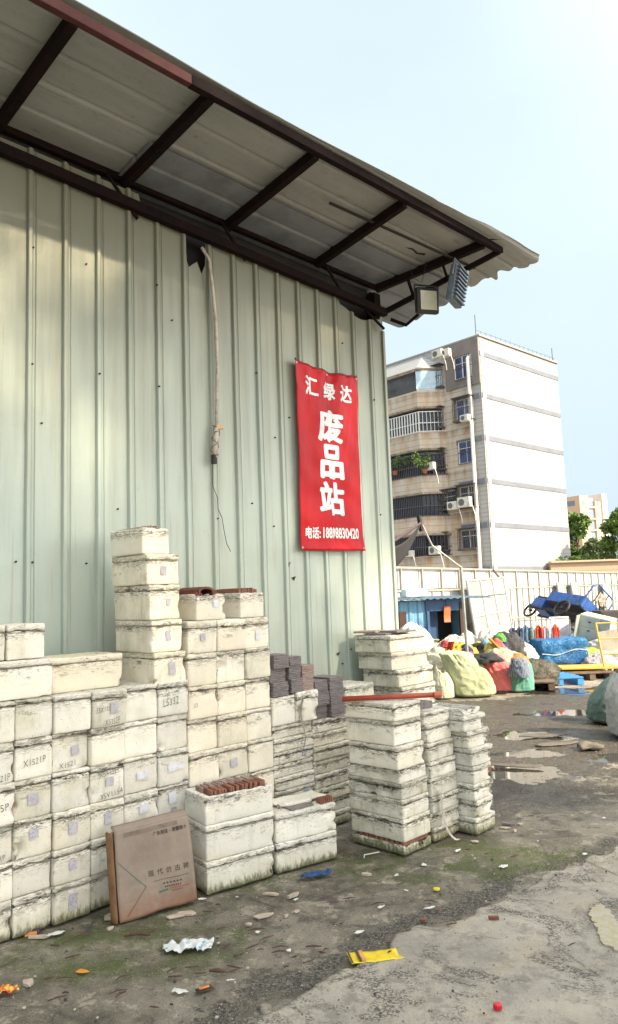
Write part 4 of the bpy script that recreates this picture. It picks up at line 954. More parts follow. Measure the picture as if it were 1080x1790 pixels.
def card_text(body, a0, a1, b0, b1, bold, ink=CINK, slope=.0):
    me = cut_grid(fit_text(body, a0, a1, b0, b1, bold), .05)
    for v in me.vertices:
        p = cf(v.co.x, v.co.y+(v.co.x-a0)*slope)+Vector((0, -.0042, 0)); v.co = p
    mesh_obj('lettering', me, ink, cbx)
for i, ch_ in enumerate("广东制造·假一赔十"):
    a0 = .50+i*.052; card_text(ch_, a0+(.016 if ch_ == '·' else 0), a0+(.03 if ch_ == '·' else .046), .855 if ch_ != '·' else .872, .905 if ch_ != '·' else .885, .02)
for i, ch_ in enumerate("现代仿古砖"): card_text(ch_, .40+i*.115, .475+i*.115, .40, .468, .004)
def card_line(p, q, w, ink):
    m = MB(); N = 24; vs = []
    for i in range(N+1):
        f = i/N; a = p[0]+(q[0]-p[0])*f; b = p[1]+(q[1]-p[1])*f; dx, dy = q[0]-p[0], q[1]-p[1]; L = math.hypot(dx, dy); nx_, ny_ = -dy/L*w, dx/L*w
        vs += [cf(a+nx_, b+ny_)+Vector((0, -.0042, 0)), cf(a-nx_, b-ny_)+Vector((0, -.0042, 0))]
    m.add(vs, [(2*i, 2*i+1, 2*i+3, 2*i+2) for i in range(N)]); m.build('printed_line', ink, cbx)
card_line((.03, .66), (.36, .31), .004, GINK); card_line((.36, .31), (.10, .05), .003, CINK)
rr = random.Random(4)
for (a0, a1, b, k, ink) in [(.47, .93, .335, 22, CINK), (.58, .84, .285, 6, CINK), (.6, .82, .245, 8, CINK), (.66, .92, .215, 12, RINK)]:
    for i in range(k):
        x0 = a0+(a1-a0)*i/k; x1 = x0+(a1-a0)/k*.62; card_line((x0, b), (x1, b), .0045 if k > 15 else .009, ink)
card_line((.52, .2), (.64, .21), .01, GINK); card_line((.68, .185), (.82, .19), .003, CINK)
#PART4
# ------------------------------------------------------------ background: apartment block
def mat_tilewall(name, col, line, vs_, hs, stain):
    t = NT(name); sx = t.n('ShaderNodeSeparateXYZ'); t.l(t.co, sx.inputs[0])
    a = t.noise(.35, 5, .6); b = t.noise(2.2, 5, .7)
    c = t.mix(t.rng(a, .35, .7), col, tuple(q*.92 for q in col))
    fz = t.math('FRACT', t.math('MULTIPLY', sx.outputs[2], 1/hs)); ln = t.math('LESS_THAN', fz, .13)
    hsum = t.math('ADD', sx.outputs[0], sx.outputs[1]); fx = t.math('FRACT', t.math('MULTIPLY', hsum, 1/vs_)); lx = t.math('LESS_THAN', fx, .035)
    c = t.mix(t.math('MULTIPLY', t.math('MAXIMUM', ln, t.math('MULTIPLY', lx, .6)), .6), c, line)
    if stain:
        st = t.noise(1, 6, .7, t.coord((1.3, 1.3, .22))); f3 = t.math('FRACT', t.math('MULTIPLY', t.math('ADD', sx.outputs[2], -1.1), 1/3.0))
        f = t.math('MULTIPLY', t.rng(st, .44, .66), t.rng(f3, .0, 1, .55, 1)); c = t.mix(t.math('MULTIPLY', f, stain), c, (.42, .24, .10))
        c = t.mix(t.math('MULTIPLY', t.rng(b, .55, .75), stain*.6), c, (.16, .12, .09))
        f4 = t.rng(f3, .80, .97, 0, 1); c = t.mix(t.math('MULTIPLY', t.math('MULTIPLY', f4, t.rng(st, .35, .6)), stain*.8), c, (.14, .09, .06))
    else:
        st = t.noise(1, 6, .7, t.coord((1.6, 1.6, .10))); c = t.mix(t.math('MULTIPLY', t.rng(st, .50, .7), .25), c, (.34, .31, .28)); c = t.mix(t.math('MULTIPLY', t.rng(b, .6, .8), .15), c, (.4, .38, .36))
    return t.out(c, .6)
TW = mat_tilewall('white_facade_tile', (.37, .37, .375), (.12, .115, .13), 2.4, .30, 0)
TS = mat_tilewall('stained_facade_tile', (.52, .47, .41), (.24, .20, .16), .62, .45, .75)
GREYP = simple('taupe_repair_render', (.20, .18, .17), .9, 0, .25, 1, 0); BAND = simple('blue_grey_tile_band', (.15, .165, .21), .7, 0, .2, 1, 0)
GLASS = simple('dark_window_glass', (.02, .03, .05), .08, 0, 0, 5, 0); GLB = simple('blue_curtained_glass', (.05, .11, .33), .15, 0, .6, 2, 0, dark=(.01, .02, .06))
STEEL = simple('rusty_grille_steel', (.11, .09, .09), .6, .2, .3, 4, 0); WSTEEL = simple('white_grille_steel', (.68, .68, .68), .5, .1, .1, 4, 0); CONC = simple('stained_concrete', (.30, .25, .20), .85, 0, .6, 2, .2); ACM = simple('aged_white_plastic', (.62, .60, .54), .6, 0, .35, 4, 0)
WHITE = simple('white_paint', (.76, .76, .75), .5, 0, .12, 3, 0)
r0 = ray(863, 1031); r0 = r0/math.hypot(r0[0], r0[1])*52; BB = CAM+r0; BB[2] = 0; ba = rad(47.5)
ex = np.array([math.sin(ba), math.cos(ba), 0]); ey = np.array([-math.cos(ba), math.sin(ba), 0])
ap = empty('apartment_block', Vector(BB), math.atan2(ex[1], ex[0]), label='six storey white tiled apartment block with barred windows and rust stained balconies', cat='apartment block')
# local: x along the white gable (ex), y along the stained side (ey), z up ; stained side outward = -x, gable outward = -y
def L_(x, y, p=0):
    q = onpl(x, y, BB-ex*p, -ex)-BB; return float(q @ ey), float(q[2])
HT = 19.35
MB().box((5.35, 9, HT/2), (10.7, 18, HT)).build('walls', TW, ap)
m = MB(); m.box((-.03, 1.9+7.6, (HT-1)/2), (.06, 15.8, HT-1.0)); m.build('stained_side', TS, ap)
MB().box((-.04, 1.15, 9), (.09, .9, 18)).build('tiled_strip', TS, ap)
for k in range(6):
    zc = 2.75+3.02*k
    MB().box((5.38, -.02, zc+.3), (10.62, .05, .34)).build('facade_band', BAND, ap)
    MB().box((-.075, 1.2, zc+.3), (.03, 2.2, .34)).build('facade_band', BAND, ap)
MB().box((.3, -.035, HT/2), (.30, .05, HT-.2)).build('corner_trim', WHITE, ap)
MB().box((-.10, 1.42, 17.65), (.07, 2.9, 3.3)).build('grey_render_patch', GREYP, ap)
MB().box((5.35, 8.9, HT+.08), (10.76, 18.06, .12)).build('parapet_cap', simple('weathered_cap', (.33, .31, .30), .8), ap)
m = MB()
for i in range(18): m.tube([(i*.62, .15, HT), (i*.62, .15, HT+.55)], .015, 4)
m.tube([(0, .15, HT+.5), (10.6, .15, HT+.5)], .012, 4); m.tube([(0, .15, HT), (0, .15, HT+1.6)], .03, 5); m.tube([(10.4, .15, HT), (10.4, .15, HT+1.3)], .03, 5); m.build('lightning_rail', STEEL, ap)
MB().tube([(-.28, .78, .5), (-.28, .78, 17.9), (-.1, .78, 18.1)], .13, 8).build('drain_pipe', WHITE, ap)
def grille(parent, y0, y1, z0, z1, p, mat, step=.13, depth=None):
    m = MB(); k = max(2, int((y1-y0)/step))
    for i in range(k+1): y = y0+(y1-y0)*i/k; m.box((-p, y, (z0+z1)/2), (.03, .03, z1-z0))
    for z in (z0, (z0+z1)/2, z1): m.box((-p, (y0+y1)/2, z), (.04, y1-y0, .045))
    if depth:
        for yy in (y0, y1):
            for i in range(int(depth/.16)+1): m.box((-p+i*.16, yy, (z0+z1)/2), (.03, .03, z1-z0))
            for z in (z0, z1): m.box((-p+depth/2, yy, z), (depth, .04, .04))
    m.build('security_grille', mat, parent)
def window(y0, y1, z0, z1, p=.06, glass=GLB, cage=0, gm=STEEL, mull=2):
    f = MB(); f.box((-p-.01, (y0+y1)/2, z1), (.08, y1-y0+.08, .07)); f.box((-p-.01, (y0+y1)/2, z0), (.08, y1-y0+.08, .07))
    for i in range(mull+1): f.box((-p-.01, y0+(y1-y0)*i/mull, (z0+z1)/2), (.08, .07, z1-z0-.07))
    f.box((-p-.01, (y0+y1)/2, z0+(z1-z0)*.68), (.06, y1-y0-.07, .05))
    w = f.build('window', WHITE, ap)
    MB().box((-p+.004, (y0+y1)/2, (z0+z1)/2), (.02, y1-y0-.05, z1-z0-.05)).build('pane', glass, w)
    grille(w, y0-.05, y1+.05, z0-.03, z1+.03, p+(cage or .07), gm, .16, cage)
    if cage:
        MB().box((-p-cage/2, (y0+y1)/2, z0-.1), (cage+.1, y1-y0+.2, .07)).build('ledge', STEEL, w); MB().box((-p-cage/2-.02, (y0+y1)/2, z1+.12), (cage+.2, y1-y0+.25, .05)).build('awning', STEEL, w)
for (xa, ya, xb, yb, cg, gl) in [(797, 628, 826, 666, 0, GLB), (799, 702, 828, 738, .45, GLB), (803, 774, 831, 812, 0, GLB), (806, 853, 836, 888, .5, GLASS), (808, 928, 838, 960, .45, GLASS)]:
    a1, z1 = L_(xa, ya); a0, _ = L_(xb, (ya+yb)/2); z0 = L_(xa, yb)[1]
    window(a0, a1, z0, z1, .17 if ya < 640 else .08, gl, cg)
for (xa, ya, xb, yb) in [(760, 645, 776, 680), (761, 718, 777, 750), (764, 790, 780, 822), (766, 862, 800, 892), (768, 935, 786, 962)]:
    a1, z1 = L_(xa, ya); a0, _ = L_(xb, (ya+yb)/2); z0 = L_(xa, yb)[1]; window(a0, a1, z0, z1, .08, GLASS, .4)
# projecting balcony bay
PB = 1.5
def LB(x, y): return L_(x, y, PB)
yc = LB(735, 800)[0]
for k, (yt, yb_) in enumerate([(652, 685), (722, 757), (795, 832), (862, 902), (935, 970)]):
    z1 = LB(700, yt+6)[1]; z0 = LB(700, yb_+6)[1]; nxt = z0-1.35
    y_end = 17.5
    poly = [(0, yc-1.3), (-PB, yc), (-PB, y_end), (0, y_end)]
    MB().prism(poly, z0-1.25, z0).build('balcony_parapet', TS, ap)
    MB().prism([(a*1.06, b-(.08 if b < yc+1 else 0)) for a, b in poly], z0-1.36, z0-1.22).build('balcony_slab', CONC, ap)
    MB().prism([(a*.82, b+.25) for a, b in poly], z0, z1+.25).build('balcony_glazing', GLASS if k != 0 else simple('pale_glazing', (.16, .19, .21), .1, 0, .6, 1.2, 0), ap)
    gm = [STEEL, WSTEEL, STEEL, STEEL, STEEL][k]
    m = MB(); st = .17 if k != 1 else .26
    y = yc
    while y < y_end: m.box((-PB+.02, y, (z0+z1)/2), (.03 if k != 1 else .06, .035 if k != 1 else .09, z1-z0)); y += st
    for i in range(8):
        f = i/7; m.box((-PB*(1-f)+.02, yc-1.3*f, (z0+z1)/2), (.035, .035, z1-z0))
    for z in (z0+.05, z0+(z1-z0)*.45, z1): m.box((-PB+.02, (yc+y_end)/2, z), (.045, y_end-yc, .05)); m.bar((-PB+.02, yc, z), (0, yc-1.3, z), .045, .05)
    m.build('security_grille', gm, ap)
    if k == 0:
        MB().prism([(a*1.05, b) for a, b in poly], z1, z1+.18).build('balcony_slab', CONC, ap)
        MB().add([(-PB-.05, yc-.1, z1+.18), (-PB-.05, y_end, z1+.18), (.2, y_end, z1+1.7), (.2, yc+.6, z1+1.7), (0, yc-1.4, z1+.18)], [(0, 1, 2, 3), (0, 3, 4)]).build('sloped_tile_roof', TW, ap, solid=.1)
        MB().bar((-PB-.02, yc, z0+.02), (-.02, yc-1.25, z0+.02), .06, .06).build('rail', WSTEEL, ap)
        MB().add([(-PB-.05, yc+.02, z0+.08), (-.08, yc-1.28, z0+.08), (-.08, yc-1.28, z1), (-PB-.05, yc+.02, z1)], [(0, 1, 2, 3)]).build('blue_glazing', simple('pale_blue_glass', (.35, .50, .62), .1, 0, .2, 2, 0), ap, solid=.02)
LEAF = None
def mat_leaf(name, c1, c2):
    t = NT(name); a = t.noise(.9, 3, .5); b = t.noise(7, 3, .6); return t.out(t.mix(t.rng(t.math('ADD', t.math('MULTIPLY', a, .5), t.math('MULTIPLY', b, .5)), .4, .62), c1, c2), .6, Specular_IOR_Level=.3)
LEAF = mat_leaf('green_leaves', (.05, .10, .02), (.12, .19, .035)); LEAF2 = mat_leaf('dull_leaves', (.045, .07, .025), (.09, .12, .04)); BARK = simple('bark', (.12, .09, .07), .9, 0, .4, 6, .4)
def leaves(centers, count, size, mat, name, parent, seed=1, flat=1.0):
    rs = np.random.RandomState(seed); C_ = np.array([c[:3] for c in centers]); Rr = np.array([c[3] for c in centers]); w = Rr**2; w /= w.sum()
    k = rs.choice(len(C_), count, p=w); d = rs.normal(size=(count, 3)); d /= np.linalg.norm(d, axis=1)[:, None]
    p = C_[k]+d*(Rr[k]*rs.uniform(.45, 1.05, count)**.6)[:, None]*np.array([1, 1, flat])
    a = rs.normal(size=(count, 3)); a /= np.linalg.norm(a, axis=1)[:, None]; b = np.cross(a, rs.normal(size=(count, 3))); b /= np.linalg.norm(b, axis=1)[:, None]
    s = size*rs.uniform(.6, 1.3, count)[:, None]; v = np.stack([p-a*s, p+b*s*.45, p+a*s, p-b*s*.45], 1).reshape(-1, 3)
    me = bpy.data.meshes.new(name); f = np.arange(count*4).astype(np.int32); me.vertices.add(len(v)); me.vertices.foreach_set('co', v.ravel()); me.loops.add(len(f)); me.loops.foreach_set('vertex_index', f); me.polygons.add(count); me.polygons.foreach_set('loop_start', f[::4].copy()); me.update(calc_edges=True)
    return mesh_obj(name, me, mat, parent)
for (px, py, w, h, dx, lab) in [(742, 808, 1.0, .75, 0, 'potted plant behind the bars of the third balcony, bushy and dark'), (690, 812, 1.4, .6, 0, 'trailing green plants behind the third balcony grille')]:
    q = onpl(px, py, BB-ex*(PB+.1), -ex); pt = empty('balcony_plant', Vector(q)-Vector((0, 0, .8)), label=lab, cat='plant', group='plants on the balconies')
    MB().tube([(0, 0, 0), (0, 0, .3)], [.16, .22], 8).build('pot', simple('terracotta', (.3, .1, .05)), pt)
    leaves([(random.uniform(-w, w)*ey[0], random.uniform(-w, w)*ey[1], .5+random.uniform(0, h), .32) for _ in range(9)], 500, .09, LEAF, 'foliage', pt, 3)
acs = [(765, 619, PB*.6, 1, 'air conditioner under the roof edge, farther from the taupe patch'), (778, 618, PB*.5, 1, 'air conditioner under the roof edge, touching the taupe patch'), (813, 731, .55, .8, 'air conditioner below the second barred window from the top'), (752, 815, PB*.8, .9, 'air conditioner beside the green balcony plants'), (792, 884, .5, 1, 'air conditioner in the cage of the fourth window, farther from the pipe'), (812, 878, .6, 1.2, 'air conditioner in the cage of the fourth window, nearest the pipe'), (760, 962, PB*.8, 1, 'air conditioner on the lowest visible balcony corner'), (716, 968, PB*1.1, .8, 'small air conditioner below the lowest visible grille')]
for (px, py, p, sc_, lab) in acs:
    q = onpl(px, py, BB-ex*(p+.2), -ex); a = empty('air_conditioner', Vector(q), math.atan2(ex[1], ex[0]), label=lab, cat='air conditioner', group='air conditioners on the apartment block')
    MB().box((0, 0, 0), (.36, .85*sc_, .58*sc_)).build('casing', ACM, a, bevel=.03)
    MB().tube([(-.185, .12*sc_, 0), (-.20, .12*sc_, 0)], .2*sc_, 14).build('fan_grille', simple('dark_fan', (.12, .12, .12)), a)
    MB().tube([(-.1, -.42*sc_, -.1), (-.15, -.6*sc_, -.3), (-.05, -.7*sc_, -.9), (.15, -.6*sc_, -1.3)], .03, 5).build('hose', WHITE, a)
# far tower with trees and overpass
def far_base(px, d): r = ray(px, 1026); r = r/math.hypot(r[0], r[1])*d; return Vector((r[0], r[1], 0))
ft = empty('tower_block', far_base(1024, 210), rad(33), label='distant peach and white high-rise with glazed balconies behind the trees', cat='tower block')
PEACH = simple('peach_render', (.62, .42, .30), .8, 0, .1, .1, 0); FW_ = simple('pale_render', (.66, .62, .58), .8, 0, .1, .1, 0)
MB().box((-3.4, 0, 12.6), (3.6, 8, 25.2)).build('wall', PEACH, ft); MB().box((-.3, .6, 12.4), (2.8, 8, 24.8)).build('glazed_bay', FW_, ft); MB().box((2.3, 0, 12.0), (2.5, 8, 24)).build('wall', PEACH, ft); MB().box((4.6, -.4, 13), (2.0, 8, 26)).build('stair_tower', FW_, ft)
for k in range(8):
    z = 2.4+3*k
    wdw = MB().box((-.3, -3.5, z), (2.3, .2, 1.5)).build('window', simple('blue_grey_glass', (.17, .22, .28), .2, 0, 0, 5, 0) if k == 0 else bpy.data.materials['blue_grey_glass'], ft)
    MB().box((-.3, -3.8, z-1.15), (2.8, .9, .3)).build('balcony', FW_, ft)
    MB().box((2.2, -4.03, z), (1.0, .1, 1.2)).build('window', bpy.data.materials['blue_grey_glass'], ft); MB().box((-3.6, -4.03, z), (1.1, .1, 1.2)).build('window', bpy.data.materials['blue_grey_glass'], ft)
    MB().box((-5.22, -1, z), (.1, 3, 1.3)).build('window', bpy.data.materials['blue_grey_glass'], ft)
def tree(px, d, h, crown, label, leafm=LEAF, n_=2600, size=.26, seed=1, cr_h=.55, group='trees behind the overpass parapet', loc_=None, clumps=11, cr_s=1.0):
    b = loc_ if loc_ is not None else far_base(px, d); tr = empty('tree', b, label=label, cat='tree', group=group); rr = random.Random(seed); m = MB()
    top = Vector((rr.uniform(-.3, .3), rr.uniform(-.3, .3), h*.55)); m.tube([(0, 0, -.1), (rr.uniform(-.1, .1), 0, h*.25), top], [h*.028, h*.022, h*.014], 8)
    cs = []
    for i in range(clumps):
        an = rr.uniform(0, 6.28); r = crown*rr.uniform(.25, .85); z = h*(1-cr_h)+h*cr_h*rr.uniform(.1, .85); e = Vector((math.cos(an)*r, math.sin(an)*r, z))
        m.tube([top*rr.uniform(.6, 1), (top+e)/2+Vector((0, 0, -.1)), e], [h*.012, h*.008, h*.003], 5); cs.append((*e, crown*rr.uniform(.26, .45)*cr_s))
    cs.append((0, 0, h*.88, crown*.4)); m.build('trunk', BARK, tr); leaves(cs, n_, size, leafm, 'crown', tr, seed); return tr
tree(1012, 78, 8.8, 2.5, 'bright green tree beside the apartment block gable', seed=3, n_=3600, size=.3)
tree(1004, 70, 5.2, 1.6, 'lower green tree touching the apartment block gable', seed=8, n_=2200, size=.25)
tree(1043, 72, 5.9, 2.0, 'sparse brownish green tree in front of the peach high-rise', LEAF2, seed=5, n_=1300, size=.2)
tree(1096, 60, 7.7, 1.6, 'dark green tree cut by the picture edge', seed=6, n_=2400, size=.24)
tree(1062, 66, 5.4, 1.7, 'thin bare-looking sapling between the two green trees', LEAF2, seed=11, n_=260, size=.16)
ov = empty('overpass', Vector(onpl(997, 1000, np.array([0, 55, 0]), np.array([0, 1., 0])))*1.0, label='brown tiled overpass parapet with hedge on top and dark underside', cat='overpass'); ov.location.z = 0
PARA = mat_tilewall('brown_parapet_tile', (.42, .30, .21), (.2, .14, .1), .9, .55, .15)
zt = float(onpl(1000, 983, np.array([0, 55, 0]), np.array([0, 1., 0]))[2])
MB().box((13.5, 0, zt-.45), (30, .5, .95)).build('parapet', PARA, ov); MB().box((13.5, -.1, zt+.06), (30, .8, .12)).build('coping', simple('coping_stone', (.5, .38, .28)), ov)
MB().box((13.5, 3, zt-1.6), (30, 6, 1.3)).build('deck', simple('dark_soffit', (.05, .045, .04)), ov); MB().box((3, 3, zt/2-1), (1.4, 4, max(1, zt-1.8))).build('pier', CONC, ov)
leaves([(i*.8, 1.0, zt+.25, .55) for i in range(36)], 5200, .10, LEAF, 'planter_hedge', ov, 9, .6)
# ------------------------------------------------------------ hoarding
H1 = onpl(690, 990, [0, 0, 2.3], [0, 0, 1]); H2 = onpl(1000, 998, [0, 0, 2.3], [0, 0, 1]); hv = H2-H1; HL = math.hypot(hv[0], hv[1]); hz = math.atan2(hv[1], hv[0])
hb_ = empty('hoarding', Vector((H1[0], H1[1], 0)), hz, label='long white sheet metal hoarding closing off the back of the yard', cat='hoarding')
HW = simple('white_hoarding_sheet', (.47, .47, .475), .5, 0, .15, 1.5, .1); FR = simple('hoarding_frame', (.33, .31, .275), .6, 0, .3, 4, 0)
x = -7.0; i = 0
while x < HL+14:
    MB().box((x+.6, .0, .82), (1.16, .03, 1.62)).build('lower_panel', HW, hb_); MB().box((x+.6, .06, 2.0), (1.19, .03, .58)).build('upper_panel', HW, hb_)
    MB().box((x, -.045, 1.1), (.05, .06, 2.3)).build('post', FR, hb_); MB().box((x+.6, -.03, .82), (.035, .04, 1.6)).build('stiffener', FR, hb_); x += 1.2; i += 1
for z in (2.27, 1.66, .62): MB().box(((HL+7)/2, -.035, z), (HL+21, .05, .05)).build('rail', FR, hb_)
MB().bar((6.4, -.1, 2.26), (7.1, -.1, 1.9), .05, .05).build('bent_stay', STEEL, hb_)
HL_ = Vector((H1[0], H1[1], 0)); hd = Vector((math.cos(hz), math.sin(hz), 0)); hn = Vector((math.sin(hz), -math.cos(hz), 0))
def onh(px, py, off):             # point on the plane parallel to the hoarding, 'off' metres in front
    p = np.array(HL_+hn*off); return Vector(onpl(px, py, p, np.array(hn)))
def panel(x0, x1, y0, off, mat, lab, lean=.12, cols=3, grp='loose sheets leaning on the hoarding', rot=0, nm='leaning_panel', z1=None):
    a = onh(x0, 1060, off); b = onh(x1, 1060, off); w = (b-a).length; top = onh((x0+x1)/2, y0, off).z if z1 is None else z1
    r_ = empty(nm, (a.x, a.y, 0), hz, label=lab, cat='panel', group=grp); r_.rotation_euler = (rad(-6), rot, hz)
    MB().box((w/2, 0, top/2), (w, .04, top)).build('sheet', mat, r_); m = MB()
    for i in range(cols+1): m.box((w*i/cols, -.03, top/2), (.035, .04, top))
    for z in (.03, top*.45, top-.02): m.box((w/2, -.034, z), (w, .04, .035))
    m.build('frame', simple('light_frame', (.55, .54, .50), .6), r_)
GREYSH = simple('light_grey_sheet', (.25, .27, .285), .5, 0, .2, 2, 0)
panel(830, 893, 1013, .7, GREYSH, 'large light grey framed sheet leaning on the hoarding behind the clothes rail', cols=3, rot=rad(-2), lean=.1)
panel(984, 996, 1018, .4, simple('dull_grey_sheet', (.26, .29, .30), .6), 'narrow dull grey sheet on the hoarding nearer the leaning framed sheet', cols=1)
panel(1008, 1019, 1018, .4, bpy.data.materials['dull_grey_sheet'], 'narrow dull grey sheet on the hoarding above the tipped tricycle', cols=1)
panel(1062, 1072, 1020, .4, simple('pale_blue_grey_sheet', (.40, .46, .48), .6), 'narrow pale blue grey sheet by the metal cage racks', cols=1)
# ------------------------------------------------------------ blue hut
BLU = simple('faded_blue_sheet', (.16, .36, .56), .5, .1, .45, 3, .1, dark=(.04, .10, .22)); BLUD = simple('dark_blue_paint', (.035, .10, .24), .5, 0, .3, 4, 0); BROWN = simple('dark_brown_frame', (.06, .025, .02), .7)
hp = atd(700, 1100, 14.2); hut = empty('hut', (hp.x-1.2, hp.y, 0), rad(12), label='low faded blue metal hut with a dark doorway and corrugated roof', cat='hut')
m = MB()
def corr(x0, x1, z0, z1, y): 
    m = MB(); k = int((x1-x0)/.03); vs = []
    for i in range(k+1):
        xx = x0+(x1-x0)*i/k; yy = y+(.018 if (i//3) % 2 else 0); vs += [(xx, yy, z0), (xx, yy, z1)]
    return m.add(vs, [(2*i, 2*i+2, 2*i+3, 2*i+1) for i in range(k)])
corr(0, 1.82, 0, 1.44, 0).build('front_wall', BLU, hut, solid=.004)
MB().box((2.22, 0.0, .10), (.8, .02, .2)).build('door_sill', BLUD, hut); corr(2.50, 2.56, 0, 1.44, 0).build('front_wall', BLU, hut, solid=.004)
MB().box((2.16, -.012, 1.36), (.76, .03, .24)).build('lintel', BLUD, hut)
MB().box((1.82, -.01, .62), (.05, .06, 1.24)).build('door_frame', BLUD, hut); MB().box((2.50, -.01, .7), (.06, .07, 1.4)).build('door_frame', BROWN, hut)
MB().box((2.16, .55, .65), (.72, .02, 1.3)).build('dark_interior', DARK, hut); MB().box((2.05, .3, .65), (.16, .02, 1.2)).build('door_curtain', BLUD, hut)
MB().box((2.56, .9, .72), (.03, 1.8, 1.44)).build('side_wall', BLU, hut); MB().box((1.25, 1.8, .72), (2.6, .03, 1.44)).build('back_wall', BLU, hut)
MB().box((1.30, -.03, .6), (.14, .04, 1.3)).build('dark_post', BROWN, hut)
MB().grid(lambda a, b: (-.2+a*3.25, -.25+b*2.3, 1.48+.012*math.sin(a*150)+.03*b), 150, 3).build('corrugated_roof', simple('grey_blue_corrugated', (.13, .20, .28), .5, .2, .3), hut, solid=.012)
MB().bar((3.0, -.2, 1.50), (3.35, -.25, 1.52), .03, .015).build('roof_batten', STEEL, hut)
def hl(x, y, z): return Vector((hp.x-1.2+x*math.cos(rad(12))-y*math.sin(rad(12)), hp.y+x*math.sin(rad(12))+y*math.cos(rad(12)), z))
o = empty('foam_block', hl(1.75, .5, 1.52), rad(12), label='pale blue foam block lying on the hut roof', cat='foam block'); mesh_obj('block', rbox(.46, .3, .16, .02, .05, 5, .006, [], 0, None, .1, 0), simple('pale_blue_foam', (.56, .70, .74), .7), o)
o = empty('orange_sign_tag', hl(2.13, -.06, 1.02), rad(12), label='small orange tag hanging over the hut doorway', cat='tag'); MB().grid(lambda a, b: (a*.13+.03*b*.2, .01*math.sin(b*5), b*.30), 2, 5).build('card', simple('orange_card', (.75, .16, .06), .5), o, solid=.004); MB().tube([(.06, 0, .3), (.05, .02, .48)], .006, 4).build('string', WIRE, o)
# pole and cable, awning
pb = atd(818, 1145, 12.6); pole = empty('metal_pole', (pb.x, pb.y, 0), label='thin grey metal pole standing among the sacks with a cable from its top', cat='pole')
ptop = atd(812, 989, 12.6).z; MB().tube([(0, 0, 0), (-.035, 0, ptop)], .026, 8).build('shaft', simple('grey_galvanised', (.30, .31, .31), .5, .4), pole)
aw = atd(736, 914, 10.5); MB().tube([(-.035, 0, ptop-.02), (aw.x-pb.x+.3, aw.y-pb.y+1, (aw.z+ptop)/2+.02), (aw.x-pb.x, aw.y-pb.y, aw.z)], .013, 5).build('cable', simple('pale_rope', (.5, .5, .47)), pole)
awn = empty('awning', (0, 0, 0), label='black shade cloth stretched from behind the warehouse corner', cat='awning')
c1_, c2_, c3_, c4_ = atd(670, 958, 9.0), atd(736, 914, 10.5), atd(716, 952, 10.6), atd(672, 1000, 9.2)
MB().grid(lambda a, b: (c1_*(1-a)+c2_*a)*(1-b)+(c4_*(1-a)+c2_*a)*b+Vector((0, 0, -.10*math.sin(a*math.pi)*(1+.5*b)-.25*b*(1-a)*0)), 16, 8).build('cloth', simple('black_shade_cloth', (.018, .016, .02), .8, 0, .2), awn, smooth=True, solid=.01)
MB().tube([c1_, c2_], .02, 5).build('hem_rope', simple('maroon_rope', (.06, .03, .035)), awn)
MB().tube([c2_+Vector((0, 0, -.12)), c2_+Vector((-.03, 0, .1))], .035, 6).build('knot', DARK, awn)
#PART5
# ------------------------------------------------------------ sacks, clothes and scrap
def sackmat(nm, c, c2=None, **k): return mat_cloth(nm, c, c2, .7, 90, 2.2, .5, grime=.18, **k)
def sack(name, l, w, d, h, mat, label, cat='sack', group=None, lean=(0, 0), neck=.35, seed=1, rz=0, tied=True, bulge=.5, flare=0, extra=None):
    root = empty(name, l, rz, label=label, cat=cat, group=group)
    def fn(a, b):
        th = a*2*math.pi; prof_ = (1-(abs(2*b/1.0-bulge*2)/(1.25 if b < bulge else 2.3-neck))**2.4)
        t = b
        r = 1.0*(1-max(0, (t-bulge)/(1-bulge))**1.7*(1-neck)) * min(1, .72+.55*(t/.18)**.6 if t < .18 else 1.2)
        r = min(r, 1.0)
        if not tied and t > .93: r *= 1-(t-.93)/.07*.85
        if t <= .001: r = .02
        e = 2.6; cx_, sx_ = math.cos(th), math.sin(th); sr_ = (abs(cx_)**e+abs(sx_)**e)**(-1/e)
        x, y = cx_*sr_*r*w/2, sx_*sr_*r*d/2; z = h*t
        f = mn.noise(Vector((cx_*1.3+seed*5, sx_*1.3, t*1.8+seed)))*.055
        f -= .07*max(0, 1-abs(mn.noise(Vector((cx_*4+seed, sx_*4, t*1.6+cx_-seed))))*5)*(.4+t)+.018*max(0, 1-abs(mn.noise(Vector((cx_*3-seed, sx_*3, t*9+cx_*3))))*4)
        ridg = 1-abs(mn.noise(Vector((cx_*3+seed*3, sx_*3+t*2.5, t*5-seed))))*2; f += (ridg-.6)*.03
        if t > .75: f += math.sin(th*9+seed)*.10*(t-.75)*4*.5
        x *= 1+f; y *= 1+f; x += lean[0]*t*t*h; y += lean[1]*t*t*h
        z += .05*h*mn.noise(Vector((cx_+seed, sx_, 3)))*t
        return (x, y, max(0, z))
    MB().grid(fn, 84, 60).build('bag', mat, root, smooth=True)
    topc = Vector((lean[0]*h, lean[1]*h, h))
    if tied:
        MB().grid(lambda a, b: tuple(topc+Vector((math.cos(a*6.283)*w*.36*neck*(.5+.6*b)*(1+.25*math.sin(a*37+seed)), math.sin(a*6.283)*d*.36*neck*(.5+.6*b)*(1+.2*math.sin(a*31)), -.03+.10*h*b+.02*math.sin(a*25)))), 40, 4).build('gathered_neck', mat, root, smooth=True)
    return root
def gq(px, py, a, b, c):
    q = gnd(px, py); r = Vector((q[0], q[1], 0)); e = r.normalized(); return r+e*b+Vector((e.y, -e.x, 0))*a+Vector((0, 0, c))
def gp(px, py): q = gnd(px, py); return Vector((q[0], q[1], 0))
